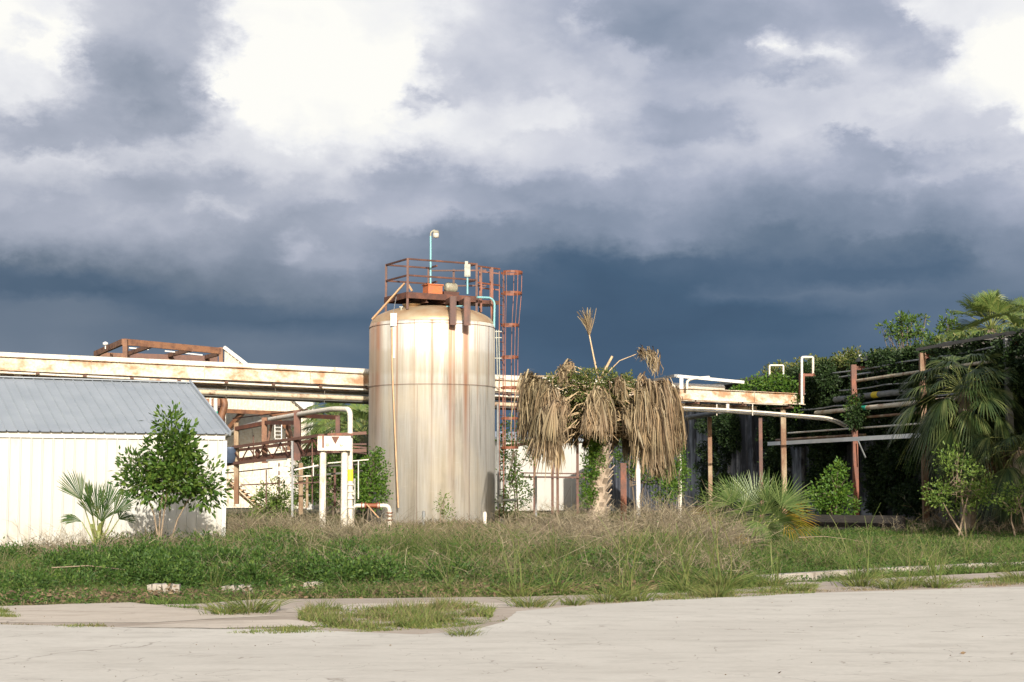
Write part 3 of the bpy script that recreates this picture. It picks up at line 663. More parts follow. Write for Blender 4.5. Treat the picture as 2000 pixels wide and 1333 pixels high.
    q = q+Vector((.05,0,.26)); m = MB(); m.tube([q-u*.2, q-u*.17, q+u*.17, q+u*.21], [.08,.155,.155,.1], 16)
    for k in range(7): c = q-u*(.13-.043*k); m.tube([c-u*.006, c+u*.006], .17, 16)
    m.build('motor', M['motor'], r)
    q = TC+Vector((-.62,-.75,0)); m = MB(); m.lathe(q, [(.26,6.75),(.26,7.05),(.30,7.05),(.30,7.1),(.02,7.1)], 24); m.build('neck', M['dome'], r)
    # lamp pole
    b = C(1.0,.7,zf); b = P(841,556,48.9); t = P(841,462,48.9); m = MB(); m.tube([b-Vector((0,0,.2)), t], .032, 8); lp = m.build('lamp_pole', M['teal'], r)
    m = MB(); m.tube([t, t+Vector((0,0,.12)), t+Vector((.10,0,.2)), t+Vector((.17,0,.17))], .025, 8, bend=.08); m.lathe(t+Vector((.17,0,.04)), [(.03,.16),(.09,.13),(.11,.06)], 16); m.build('lamp_arm', M['motor'], lp)
    m = MB(); m.lathe(t+Vector((.17,0,-.06)), [(.105,.15),(.10,.02),(.02,.0)], 16); m.build('lamp_shade', M['glass'], lp)
    # junction box
    b = P(913,575,49.0); t = P(913,543,49.0); m = MB(); m.tube([b, t], .03, 8); cb = m.build('conduit', M['teal'], r)
    q = P(913,529,49.0); m = MB(); m.box(q, .19, .12, .40); m.box(q+Vector((0,-.065,.0)), .15, .02, .34); m.box(q+Vector((-.03,0,.25)), .10, .09, .1); m.build('junction_box', M['boxgrey'], cb)
    m = MB(); m.tube([P(932,581,48.9), P(958,582,49.2), P(966,590,49.3), P(965,640,49.35)], .035, 8, bend=.14); m.build('conduit', M['teal'], r)
    m = MB(); m.tube([P(905,598,47.9), P(872,599,47.9)], .02, 6); m.build('conduit', M['teal'], r)
    # braces, vents
    m = MB(); m.bar(P(727,624,48.9), P(790,554,48.3), .05, .05); m.bar(P(797,556,48.3), P(805,569,48.2), .05, .05); m.build('brace', M['tan'], r)
    m = MB(); m.tube([P(783.5,614,48.2), P(783.5,600,48.2)], .035, 8); m.box(P(783.5,600,48.2), .12, .06, .03); m.build('vent', M['boxgrey'], r)
    # gauge board
    dd = 47.78; m = MB(); m.bar(P(769,612,dd), P(769,637,dd), .21, .03, up=(-.3,-.95,0)); m.bar(P(767,640,dd+.0), P(768.5,700,dd+.0), .10, .02, up=(-.3,-.95,0)); m.build('gauge_board', M['whitetrim'], r)
    m = MB(); m.tube([P(765.5,640,dd-.04), P(766,720,dd-.04), P(778,992,dd-.42)], .026, 8); m.build('gauge_tube', M['tan'], r)
    m = MB(); m.tube([P(774,455+125,48.1), P(768,612,47.78)], .008, 5); m.build('gauge_wire', M['cablegrey'], r)
    # level sight glass right
    m = MB(); m.tube([P(969.5,645,49.4), P(971.5,735,49.4)], .02, 6); m.tube([P(974,645,49.4), P(976,740,49.4)], .02, 6)
    for y in (648,660,700,735): m.bar(P(967,y,49.4), P(980,y,49.4), .03, .03)
    m.build('level_gauge', M['boxgrey'], r)
    # caged ladder
    L0, L1 = Vector((P(975,929,49.9).x, 49.9, 0)), Vector((P(984,929,50.35).x, 50.35, 0))
    lad = MB()
    for q in (L0, L1): lad.bar(q+Vector((0,0,0)), q+Vector((0,0,8.3)), .07, .03)
    lo = lad.build('ladder', M['rustred'], r)
    m = MB()
    for k in range(26): z = .3+k*.3; m.tube([L0+Vector((0,0,z)), L1+Vector((0,0,z))], .013, 6)
    m.build('rung', M['rustred'], lo)
    mid = (L0+L1)/2; ax = (L1-L0).normalized(); out = Vector((ax.y,-ax.x,0)); rad = .36
    def hoop(z, k):
        pts = []
        for i in range(15):
            a = R(-60+300*i/14-30); 
            pts.append(mid+out*(rad*k*.95+rad*k*math.sin(a))+ax*(rad*k*math.cos(a))+Vector((0,0,z)))
        return pts
    hs = [(8.28,1.0),(7.6,.98),(6.55,.84),(5.5,.8),(4.5,.8),(3.5,.8),(2.55,.8)]
    for z, k in hs:
        m = MB(); p = hoop(z, k)
        for i in range(14): m.bar(p[i], p[i+1], .012, .075)
        m.build('hoop', M['rustred'], lo)
    for i in (1,4,7,10,13):
        m = MB()
        for j in range(len(hs)-1): m.bar(hoop(hs[j][0], hs[j][1]*.98)[i], hoop(hs[j+1][0], hs[j+1][1]*.98)[i], .035, .02)
        m.build('cage_bar', M['rustred'], lo)
    m = MB(); m.tube([P(973,0+940,49.3)-Vector((0,0,.9)), P(972,790,49.3)], .035, 8); m.build('drain_pipe', M['pipegrey'], r)
    m = MB(); m.tube([P(968,978,48.6), P(1010,977,48.6)], .04, 8); m.tube([P(978,970,48.6), P(978,984,48.6)], .07, 8).cut(); m.box(P(980,1020,48.5), .12, .1, .22).cut(); m.build_each('valve', M['boxgrey'], r)
tank()
for px, d, y0, mat, lb in ((828,46.6,998,'pipegrey','grey stub bollard in the weeds before the tank'),(947,45.6,1000,'postwhite','white stub bollard in the weeds before the tank, right of its foot')):
    q = P(px,y0,d); m = MB(); m.tube([(q.x,q.y,0), (q.x,q.y,q.z-.03), (q.x,q.y,q.z)], [.055,.055,.03], 12); tag(m.build('bollard', M[mat], None, (q.x,q.y,0)), lb, 'bollard')
# ------------------------------------------------------------------ white portal, elbow pipe, valve loop
def portal():
    d = 43.0; bx = P(651,929,d); r = thing('pipe_portal', (bx.x,d,0), 'white twin-post pipe support with a rust stained cap box', 'pipe support')
    for px in (630.5,672.5):
        x = P(px,929,d).x; m = MB(); m.tube([(x,d,-.1), (x,d,P(px,862,d).z)], .095, 14); m.build('post', M['postwhite'], r)
    m = MB(); a = P(621,866,d-.12); b = P(684,866,d-.12); m.bar(a, b, .03, .40); 
    for px in (622,683): m.bar(P(px,866,d-.2), P(px,866,d+.25), .05, .40)
    m.bar(P(621,878,d-.16), P(684,878,d-.16), .09, .07); m.build('cap_box', M['postwhite'], r)
    m = MB(); m.add([P(647,853,d-.145), P(663,853,d-.145), P(655,868,d-.145)], [(0,2,1)]); m.bar(P(631,850,d-.14), P(631,876,d-.14), .05, .012, up=(0,1,0)); m.bar(P(640,849,d), P(690,849,d), .06, .06); m.build('rust_plate', M['rustred'], r)
    m = MB()
    for px in (640,667): q = P(px,868,d-.15); m.tube([q, q-Vector((0,.03,0))], .05, 10).cut()
    m.build_each('bolt', M['creamrust'], r)
portal()
def elbow():
    d = 43.2; q = P(684,1040,d)
    r = thing('elbow_pipe', (q.x,d,0), 'white pipe descending in an elbow beside the twin posts, with a yellow band', 'pipe')
    m = MB(); m.tube([P(436,856,58), P(470,836,55), P(526,820,51), P(600,807,46.5), P(652,799,44), P(684,800,d), P(684,830,d), (q.x,d,.0)], .075, 12, bend=.35); m.build('pipe', M['pipewhite'], r)
    m = MB(); m.tube([P(684,917,d), P(684,940,d)], .085, 12); m.build('yellow_band', M['yellow'], r)
    m = MB()
    for y in (945,958,972,990): m.tube([P(684,y,d), P(684,y+3,d)], .12, 12).cut()
    m.tube([P(684,965,d), P(692,965,d-.1)], .04, 8).cut(); m.build_each('flange', M['postwhite'], r)
    m = MB(); m.tube([P(692,935,d+.3), P(692,985,d+.3)], .04, 8); m.build('side_pipe', M['boxgrey'], r)
elbow()
def loop():
    d = 44.5; a = P(688,1010,d)
    r = thing('valve_loop', (a.x,d,0), 'low white looped pipe with rusty flanges at the foot of the tank', 'pipe')
    b = P(761,1010,d); top = P(700,988,d).z
    m = MB(); m.tube([(a.x,d,0), (a.x,d,top), (b.x,d,top), (b.x,d,0.0)], .06, 12, bend=.16); m.build('pipe', M['pipewhite'], r)
    m = MB()
    for px in (707,714,737,741): q = P(px,988,d); m.tube([(q.x-.015,d,top), (q.x+.015,d,top)], .10, 12).cut()
    for y in (1002,1008,1016): z = P(761,y,d).z; m.tube([(b.x,d,z-.015), (b.x,d,z+.015)], .10, 12).cut()
    m.tube([P(712,988,d), P(737,988,d)], .068, 12).cut(); m.build_each('flange', M['rustred'], r)
    m = MB(); m.bar(P(716,985,d-.15), P(740,1012,d-.3), .03, .03); m.build('lever', M['tan'], r)
loop()
# ------------------------------------------------------------------ rusty trestle walkway (left of tank)
def trestle():
    o = P(560,1000,49); r = thing('trestle_walkway', (o.x,49,0), 'rusty steel trestle walkway running from the white shed toward the tank', 'walkway')
    def ln(name, segs, w, mat):
        m = MB()
        for a, b in segs: m.bar(P(*a), P(*b), w, w).cut()
        m.build(name, M[mat], r) if name == 'lattice' else m.build_each(name, M[mat], r)
    for a, b, w, mt in (((462,985,51),(462,826,51),.15,'rackpost'),((517,905,50),(517,816,50),.17,'brownbeam'),((563,880,49.5),(563,822,49.5),.15,'brownbeam'),((581,900,47.5),(581,802,47.5),.2,'rust'),((588,1005,47.5),(588,905,47.5),.13,'rackpost'),
                        ((660,850,46),(660,814,46),.13,'rust'),((600,992,47),(600,932,47),.07,'rackpost'),((571,1010,45),(571,862,45),.06,'cablegrey'),((654,990,50),(654,915,50),.07,'rust')):
        m = MB(); m.bar(P(*a), P(*b), w, w); m.build('post', M[mt], r)
    ln('top_beam', [((460,838,51),(517,827,50)),((519,826,50),(583,826,47.5)),((590,812,47.5),(660,816,46))], .13, 'rust')
    ln('upper_chord', [((455,874,51),(625,851,46)),((455,881,51.6),(640,858,46.6)),((625,851,46),(716,846,46))], .09, 'darkbrown')
    ln('lower_chord', [((437,908,51.5),(650,882,46)),((445,901,52.1),(640,876,46.6)),((650,882,46),(716,880,46))], .10, 'darkbrown')
    seg = []
    for k in range(11):
        t0, t1 = k/11, (k+1)/11; L_ = lambda t, up: ((455+170*t, (878 if up else 904)-(25*t if up else 21*t), 51-5*t))
        seg.append((L_(t0, k % 2 == 0), L_(t1, k % 2 == 1)))
    ln('lattice', seg, .03, 'rust')
    ln('knee_brace', [((520,880,50),(531,826,50)),((563,830,49.5),(575,870,48))], .07, 'brownbeam')
    ln('shelf_pipe', [((533,916,47.5),(567,916,47.5))], .13, 'cream')
    ln('conduit', [((542,903,47),(542,930,47)),((542,930,47),(612,930,47)),((575,918,46.5),(622,909,46.5))], .04, 'pipewhite')
    ln('cross_pipe', [((575,914,48),(720,905,48)),((600,930,49),(720,920,49)),((560,897,48),(520,900,48))], .06, 'pipedark')
    ln('rail', [((690,873,46),(716,875,46)),((690,884,46.5),(716,887,46.5)),((690,868,47),(716,868,47))], .05, 'rust')
    ln('thin_pipe', [((437,925,52),(560,912,49)),((470,948,50),(545,944,49)),((520,918,49),(520,985,49)),((545,905,50),(545,990,50)),((495,850,51),(495,905,51)),((610,860,46.6),(610,985,46.6)),((690,905,47),(690,985,47)),((455,818,54),(600,800,51)),((575,945,46.5),(640,941,46.5))], .035, 'rust')
    ln('white_conduit', [((470,935,48),(515,932,48)),((612,905,46),(612,930,46)),((560,855,49),(560,905,49)),((640,905,45.5),(720,898,45.5)),((700,900,45),(700,975,45))], .03, 'pipewhite')
    for dx in (0,): 
        m = MB(); m.bar(P(537,889,52), P(537,830,52), .03, .03); m.bar(P(550,889,52), P(550,830,52), .03, .03)
        for k in range(8): m.bar(P(537,835+k*7.5,52), P(550,835+k*7.5,52), .02, .02)
        m.build('ladder', M['whitetrim'], r)
trestle()
q = P(449,905,51); m = MB(); m.lathe(q, [(.02,0),(.20,0),(.205,.15),(.22,.16),(.215,.3),(.23,.31),(.225,.48),(.24,.52),(.02,.54)], 20)
tag(m.build('drum', M['blue'], None, q), 'dark blue plastic drum standing on the rusty walkway beside the shed', 'drum')
q = P(503,893,50); m = MB(); m.lathe(q, [(.02,0),(.07,0),(.07,.1),(.1,.16),(.06,.24),(.02,.26)], 14)
tag(m.build('lantern', M['darkbrown'], None, q), 'small dark lantern shaped fitting on the rusty walkway', 'fitting')
def teal_pipes():
    for px, mt, lb in ((411,'pipewhite','thin white riser pipe in front of the brown balcony'),(421,'pipewhite','white riser pipe with a green band in front of the brown balcony')):
        d = 62; r = thing('riser_pipe', P(px,860,d), lb, 'pipe')
        m = MB(); m.tube([P(px,862,d), P(px,766,d)], .05 if px == 411 else .085, 8); m.build('pipe', M[mt], r)
        if px == 421: m = MB(); m.tube([P(px,830,d), P(px,804,d)], .10, 8); m.build('green_band', M['green'], r)
teal_pipes()
# ------------------------------------------------------------------ factory building far left
def factory():
    D = 75.0; o = P(500,985,76); r = thing('factory_building', (o.x,76,0), 'cream corrugated factory building with a brown open roof frame behind the pipe rack', 'building')
    a = P(437,800,75); b = P(600,806,78); u = Vector((b.x-a.x, b.y-a.y, 0)); L = u.length; u.normalize(); nf = Vector((u.y,-u.x,0))
    zt0 = P(437,680,75).z; zb = P(600,806,78).z; a.z = 0
    w = MB(); w.sheet(a, u, L, nf, lambda x: zt0+(zb+.15-zt0)*x/L, lambda x: zb, .2, .09, .08); w.build('upper_wall', M['cream'], r)
    m = MB(); m.bar(P(437,679,74.9), P(602,805,77.9), .14, .18); m.build('rake_trim', M['whitetrim'], r)
    m = MB(); m.bar(P(437,803,74.9), P(600,810,77.9), .22, .2).cut(); m.bar(P(474,806,75.6), P(434,852,76.2), .22, .2).cut(); m.bar(P(530,808,76.6), P(556,835,77.2), .2, .2).cut(); m.bar(P(437,806,75), P(425,860,75), .2, .2).cut(); m.build_each('strut', M['brownbeam'], r)
    w = MB(); a2 = P(395,985,78.5); b2 = P(596,985,80); a2.z = 0; b2.z = 0; u2 = (b2-a2).normalized(); w.sheet(a2, u2, (b2-a2).length, Vector((u2.y,-u2.x,0)), lambda x: P(500,800,78).z+.4, lambda x: 0, .42, .04, .03); w.build('lower_wall', M['cream'], r)
    m = MB(); m.box(P(594,890,78.6)+Vector((0,0,0)), .95, .8, 5.7); m.build('side_tower', M['whitetrim'], r)
    m = MB(); x = P(588,929,77.6); m.tube([(x.x,77.6,0),(x.x,77.6,P(588,818,77.6).z)], .33, 18); m.build('vessel', M['cream'], r)
    m = MB(); m.add([P(545,757,76.5), P(612,779,77.8), P(612,790,77.8), P(600,806,77.6)], [(0,3,2,1)]); m.build('end_panel', M['whitetrim'], r)
    # open roof frame
    m = MB()
    n0, n1, bl, brr = (241,668,72),(432,686,75), (186,692,78), (400,702,80)
    m.bar(P(*n0), P(*n1), .16, .30); m.bar(P(*n0), P(*bl), .16, .28); m.bar(P(300,674,73.0), P(240,695,79), .14, .2); m.bar(P(375,683,74), P(320,697,80), .14, .2)
    m.bar(P(*bl), P(*brr), .14, .2); m.bar(P(432,690,75), P(395,700,80), .14, .2)
    m.build('roof_beam', M['brownbeam'], r)
    for px, y0, y1, d, wd in ((245,664,735,72,.22),(432,679,735,75,.19),(218,690,735,76,.12),(408,700,735,79,.12)):
        m = MB(); m.bar(P(px,y1,d), P(px,y0,d), wd, wd); m.build('frame_post', M['brownbeam'], r)
    m = MB(); m.add([P(250,690,78.5), P(425,696,79), P(425,720,79), P(250,716,78.5)], [(0,3,2,1)]); m.build('inner_panel', M['darkbrown'], r)
    m = MB(); m.bar(P(252,680,76), P(290,683,76.4), .1, .06).cut(); m.bar(P(322,686,77), P(395,694,78), .1, .06).cut(); m.build_each('purlin', M['whitetrim'], r)
    # low cream link wall seen between shed and rack
    w = MB(); a3 = P(60,742,70); b3 = P(437,760,75); a3.z = 0; b3.z = 0; u3 = (b3-a3).normalized(); w.sheet(a3, u3, (b3-a3).length, Vector((u3.y,-u3.x,0)), lambda x: P(60,733,70).z, lambda x: 0, .2, .05, .04); w.build('link_wall', M['cream'], r)
    # balcony
    m = MB(); m.bar(P(385,787,73), P(433,787,73), .9, .35); m.bar(P(392,800,73), P(400,790,73), .15, .15); m.build('balcony', M['brownbeam'], r)
    m = MB()
    for px in (384,392,400,409,417,425): m.bar(P(px,784,72.6), P(px,766,72.6), .08, .08)
    m.bar(P(380,768,72.6), P(430,768,72.6), .08, .08); m.build('balcony_rail', M['tan'], r)
    m = MB(); m.box(P(413,825,74.5), .95, .5, 1.7); m.build('shaft', M['darkbrown'], r)
    # vent duct elbow
    m = MB(); m.tube([P(433,775,73), P(440,790,73), P(433,810,73), P(428,860,73)], .17, 10, bend=.3); m.build('duct', M['brownbeam'], r)
    # stair at the foot
    m = MB()
    for dx, dy in ((0,0),(0,14),(-4,28)): m.bar(P(440+dx,902+dy,66), P(512+dx,968+dy,66), .05, .05)
    for px, y in ((445,965),(458,975)): m.bar(P(px,990,66), P(px,903,66), .05, .05)
    st = m.build('stair_rail', M['creamdull'], r)
    m = MB()
    for k in range(9): q = P(448+k*7.5,938+k*6.6,66.6); m.box(q, .3, .9, .05)
    m.bar(P(444,940,67.1), P(512,998,67.1), .06, .25); m.build('stair', M['tan'], r)
factory()
q = P(206,672,74); m = MB(); m.tube([q-Vector((0,0,.25)), q], .03, 6); m.lathe(q, [(.03,-.08),(.13,-.05),(.13,.05),(.03,.1)], 12)
tag(m.build('roof_lamp', M['whitetrim'], None, q), 'small white lamp on the corner of the brown roof frame', 'lamp')
# ------------------------------------------------------------------ white wall behind, rusty rack frames
def back_wall():
    a = P(990,985,72); b = P(1150,985,74); a.z = b.z = 0; u = (b-a).normalized(); o = (a+b)/2
    r = thing('white_hall', o, 'low white sheet metal hall seen between the tank and the dead palm', 'building')
    w = MB(); w.sheet(a, u, (b-a).length, Vector((u.y,-u.x,0)), lambda x: P(1060,862,73).z, lambda x: 0, .5, .05, .03)
    w.sheet(b, Vector((-u.y,u.x,0)), 6, u, lambda x: P(1060,862,73).z, lambda x: 0, .5, .05, .03); w.sheet(a+Vector((-u.y,u.x,0))*6, Vector((u.y,-u.x,0)), 6, -u, lambda x: P(1060,862,73).z, lambda x: 0, .5, .05, .03); w.build('wall', M['white'], r)
    m = MB(); z = P(1060,862,73).z; n = Vector((-u.y,u.x,0)); a_, b_ = a-u*.2-n*.2, b+u*.2-n*.2
    m.add([a_+Vector((0,0,z)), b_+Vector((0,0,z)), b_+n*6.4+Vector((0,0,z+.5)), a_+n*6.4+Vector((0,0,z+.5)), a_+Vector((0,0,z+.12)), b_+Vector((0,0,z+.12)), b_+n*6.4+Vector((0,0,z+.62)), a_+n*6.4+Vector((0,0,z+.62))], [(0,3,2,1),(4,5,6,7),(0,1,5,4),(1,2,6,5),(2,3,7,6),(3,0,4,7)]); m.build('roof', M['greyroof'], r)
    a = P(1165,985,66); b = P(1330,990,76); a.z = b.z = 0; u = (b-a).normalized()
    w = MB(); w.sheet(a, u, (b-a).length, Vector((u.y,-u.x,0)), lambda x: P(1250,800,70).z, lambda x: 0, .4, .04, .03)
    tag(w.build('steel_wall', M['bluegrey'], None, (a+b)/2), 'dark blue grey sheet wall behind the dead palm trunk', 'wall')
    r = thing('pipe_stand', P(1090,985,60), 'brown pipe stand of uprights and two rails in front of the white hall', 'pipe stand')
    r.location.z = 0; ORG[r.name] = Vector(r.location)
    for px, y0 in ((1044,880),(1079,870),(1089,870),(1128,865)):
        m = MB(); x = P(px,929,60).x; m.bar((x,60,0), (x,60,P(px,y0,60).z), .10, .10); m.build('upright', M['darkbrown'], r)
    m = MB(); m.bar(P(1015,932,59.9), P(1150,933,59.9), .07, .07); m.bar(P(1015,924,60.1), P(1150,926,60.1), .05, .05); m.bar(P(985,872,59.8), P(1052,865,59.8), .12, .12); m.build('rail', M['rust'], r)
    for px, y0, y1, d, w_, mt, lb in ((1218,905,1015,50,.19,'rustred','thick orange rusty post right of the dead palm trunk'),(1247,880,1002,53,.13,'whitetrim','white painted post behind the hanging dead fronds'),
                                  (1328,835,1005,48,.11,'postwhite','slim white post wrapped in green vine'),(1047,930,1040,44,.06,'cablegrey','thin grey post standing in the dry brush'),(1486,815,912,58,.13,'rust','narrow yellowed post under the rack'),(1387,815,935,62,.16,'rackpost','dark rusty post against the mildewed wall')):
        q = P(px,y1,d); m = MB(); m.bar((q.x,d,0), (q.x,d,P(px,y0,d).z), w_, w_); m.bar((q.x,d,0), (q.x,d,.05), w_*1.7, w_*1.7); tag(m.build('post', M[mt], None, (q.x,d,0)), lb, 'post')
back_wall()
# ------------------------------------------------------------------ right building, rack, low wall
U2 = Vector((-.196,.98,0)).normalized(); N2 = Vector((-U2.y, U2.x, 0))   # N2 faces left
if N2.x > 0: N2 = -N2
def RT(t, z): return Vector((12.7,57,0))+U2*t+Vector((0,0,z))
def WT(t, z, o=0): return Vector((14.35,57.3,0))+U2*t+N2*o+Vector((0,0,z))
def right_building():
    r = thing('block_building', WT(2,0), 'mildewed grey block building under a blanket of vines on the right', 'building')
    w = MB(); w.sheet(WT(-24,0), U2, 50, N2, lambda x: 6.05, lambda x: 0, 1.3, .18, .06); 
    e = WT(26,0); w.sheet(e, -N2, 4, U2, lambda x: 6.05, lambda x: 0, 1.3, .1, .06); w.sheet(WT(-24,0), -N2, 4, -U2, lambda x: 6.05, lambda x: 0, 1.3, .1, .06)
    w.build('wall', M['mildew'], r)
    m = MB(); m.bar(WT(-24.3,6.15,-1.8), WT(26.3,6.15,-1.8), 4.3, .16); m.build('roof', M['pipegrey'], r)
    for t in (-2.2, 3.5, 9, 15):
        m = MB(); m.bar(WT(t,0,.14), WT(t,5.9,.14), .22, .16, up=N2); m.build('pilaster', M['mildew'], r)
    m = MB(); m.bar(WT(5.5,1.1,.05), WT(7.4,1.1,.05), .06, 2.1).cut(); m.bar(WT(-9,1.2,.05), WT(-6,1.2,.05), .06, 2.4).cut(); m.build_each('door', M['lowwall'], r)
right_building()
def right_rack():
    r = thing('side_pipe_rack', RT(-5,0), 'rusty pipe rack with stacked pipes along the vine covered wall on the right', 'pipe rack')
    for t, z, mt in ((0,5.75,'rustred'),(-5.6,5.75,'rackpost'),(-11.2,5.75,'pipegrey')):
        m = MB(); m.bar(RT(t,0), RT(t,z), .19, .19); p = m.build('post', M[mt], r)
        m = MB(); m.bar(RT(t,z-.12), RT(t,z-.12)-N2*1.5, .12, .14); m.build('arm', M['rustred'], p)
    for z, rad, t0, t1, off, mt in ((5.15,.06,0,-13,-.1,'creamdull'),(4.9,.025,2,-14,-.3,'cablegrey'),(4.6,.12,3,-7,-.55,'pipegrey'),(4.12,.085,4,-9,-.15,'creamrust'),(4.32,.03,6,-9,-.2,'cablegrey'),(3.78,.05,1,-8,-.2,'rackpost'),(3.4,.035,7,-6,-.15,'pipewhite'),(3.15,.06,9,0,-.4,'rackpost'),(5.62,.03,9,-16,-.35,'cablegrey'),(5.5,.04,8,-16,-.9,'cablegrey'),(4.75,.08,-12,-20,-.3,'pipegrey'),(4.1,.06,-12,-20,-.3,'creamdull')):
        m = MB(); pts = [RT(t0+(t1-t0)*k/12, z-(.05*math.sin(k*1.05)**2 if rad < .035 else 0), )+N2*off for k in range(13)]; m.tube(pts, rad, 10); m.build('pipe', M[mt], r)
    m = MB(); m.tube([RT(-.5,4.6)+N2*-.55, RT(-1.0,4.6)+N2*-.55], .127, 10); m.build('yellow_band', M['yellow'], r)
    m = MB(); m.tube([RT(-.3,4.12)+N2*-.15, RT(-.8,4.12)+N2*-.15], .092, 10); m.build('green_band', M['green'], r)
    m = MB(); a, b = RT(8.2,2.98)+N2*.25, RT(-6,2.98)+N2*.25; m.bar(a, b, .12, .15); m.build('gutter_beam', M['brightwhite'], r)
    m = MB(); m.bar(RT(-.3,2.9), RT(-.9,2.3), .04, .05); m.build('strut', M['pipegrey'], r)
    m = MB()
    for k in range(40): t = -5.5-k*.28; m.bar(RT(t,5.95)+N2*-.1, RT(t,5.95)-N2*1.6, .09, .05)
    m.bar(RT(-5.2,5.9), RT(-17,5.9), .06, .1); m.bar(RT(-5.2,5.9)-N2*1.6, RT(-17,5.9)-N2*1.6, .06, .1); m.build('cable_tray', M['pipedark'], r)
right_rack()
m = MB(); m.bar(P(1560,1016,47.5), P(1760,1014,46), .25, .02); a, b = P(1545,929,48), P(1765,929,46.5); a.z = b.z = .19; m.bar(a, b, .25, .5)
tag(m.build('low_wall', M['lowwall'], None, a), 'low dark concrete wall behind the lawn, right of the palmetto', 'wall')
q = P(1662,720,80); r_ = thing('silo', (q.x,80,0), 'pale pointed silo roof peeping over the vine covered roof', 'silo')
m = MB(); z0 = P(1662,702,80).z; m.lathe((q.x,80,0), [(.95,0),(.95,z0)], 24); m.build('shell', M['pipegrey'], r_)
m = MB(); m.lathe((q.x,80,0), [(1.0,z0-.02),(.55,z0+.22),(.06,z0+.42),(.02,z0+.42)], 8, False); m.build('roof', M['whitetrim'], r_)
# ------------------------------------------------------------------ vegetation generators
def A(v): return np.array(v, dtype=float)
def cloud(blobs, per, size, ratio=.42, out=.6, up=.3, jit=.35, flatz=1.0):
    """blobs: (center Vector, (rx,ry,rz)). leaves spread through sub-clumps"""
    pos = []; dr = []
    for c, rad in blobs:
        c = A(c); rad = A(rad); nsub = max(3, int(per*rad[0]*rad[2]*3.2/14))
        d = nrmz(RS.normal(size=(nsub,3)))*(RS.uniform(.25,1,size=(nsub,1))**.5); sub = c+d*rad
        for s in sub:
            k = 14; dd = nrmz(RS.normal(size=(k,3))); p = s+dd*RS.uniform(.05,.22,size=(k,1))*jit*2.2
            pos.append(p); o = nrmz(p-c)*out+nrmz(p-s)*.9+A((0,0,up))+RS.normal(size=(k,3))*.35; dr.append(o)
    pos = np.concatenate(pos); dr = np.concatenate(dr)
    return leaves(pos, dr, size*RS.uniform(.65,1.25,size=len(pos)), ratio)
def pxb(px, py, rx, ry, d, dep=None):
    c = P(px, py, d); s = d/F; return (c, (rx*s, (dep if dep else rx*s), ry*s))
def woody(name, base, blobs, per, size, mat, label, cat, ratio=.42, trunk=.05, stems=1, bark='bark', group=None, leafname='crown', up=.3, out=.6, jit=.35):
    r = thing(name, base, label, cat, group); m = MB(); base = Vector(base)
    for s in range(stems):
        off = Vector((random.uniform(-.25,.25), random.uniform(-.15,.15), 0))*(1 if stems > 1 else 0)
        top = Vector(blobs[min(s, len(blobs)-1)][0]); b0 = base+off; mid = b0.lerp(top, .5)+Vector((random.uniform(-.08,.08), 0, 0))
        m.tube([b0-Vector((0,0,.1)), mid, top], [trunk, trunk*.75, trunk*.3], 8)
    tr = m.build('trunk', M[bark], r)
    m = MB(); hub = base+(Vector(blobs[0][0])-base)*.5
    for c, rad in blobs:
        c = Vector(c)
        for k in range(4):
            e = c+Vector((random.uniform(-.7,.7)*rad[0], random.uniform(-.7,.7)*rad[1], random.uniform(-.5,.8)*rad[2]))
            st = hub.lerp(Vector(blobs[0][0]), random.uniform(0,.6)); mm_ = st.lerp(e, .5)+Vector((0,0,-.06)); m.tube([st, mm_, e], [trunk*.4, trunk*.28, trunk*.1], 5, caps=False)
    m.build('branch', M[bark], r)
    V, Q = cloud(blobs, per, size, ratio, out, up, jit); npmesh(leafname, V, Q, M[mat], r); return r
def fan(hub, f, Rr, spread, nseg, droop=.25, fold=.18, w=.035, roll=0, split=.5, sv=None):
    """fan of pointed segments; hub, f numpy"""
    f = f/np.linalg.norm(f); s = np.cross(f, A((0,0,1))); s /= max(np.linalg.norm(s), 1e-6); nn = np.cross(s, f)
    if sv is not None: s = sv-f*np.dot(sv, f); s /= np.linalg.norm(s); nn = np.cross(s, f)
    if roll: s, nn = s*math.cos(roll)+nn*math.sin(roll), nn*math.cos(roll)-s*math.sin(roll)
    a = np.linspace(-spread/2, spread/2, nseg)+RS.normal(size=nseg)*.015
    d = np.cos(a)[:,None]*f+np.sin(a)[:,None]*s; d = nrmz(d+nn*fold*np.abs(np.sin(a))[:,None])
    side = nrmz(-np.sin(a)[:,None]*f+np.cos(a)[:,None]*s); ln = Rr*(1-.25*(np.abs(a)/(spread/2+1e-6))**2)*RS.uniform(.88,1.08,size=nseg)
    rows = []; half = spread/nseg/2*1.05
    for t, ww in ((.03,.0),(.3,1),(split,1.0),(.75,.62),(1.0,.08)):
        wd = np.minimum(ln*t*math.tan(half), w) if ww == 1 else np.full(nseg, w*max(ww,.1))
        c = hub+d*(ln*t)[:,None]+A((0,0,-1))*(droop*ln*t**2.2)[:,None]
        rows += [c-side*wd[:,None]+nn*.0, c+side*wd[:,None]]
    V = np.stack(rows, 1).reshape(-1,3); i = np.arange(nseg)[:,None]*10
    Q = np.concatenate([i+np.array([[2*k,2*k+1,2*k+3,2*k+2]]) for k in range(4)], 0)
    return V, Q
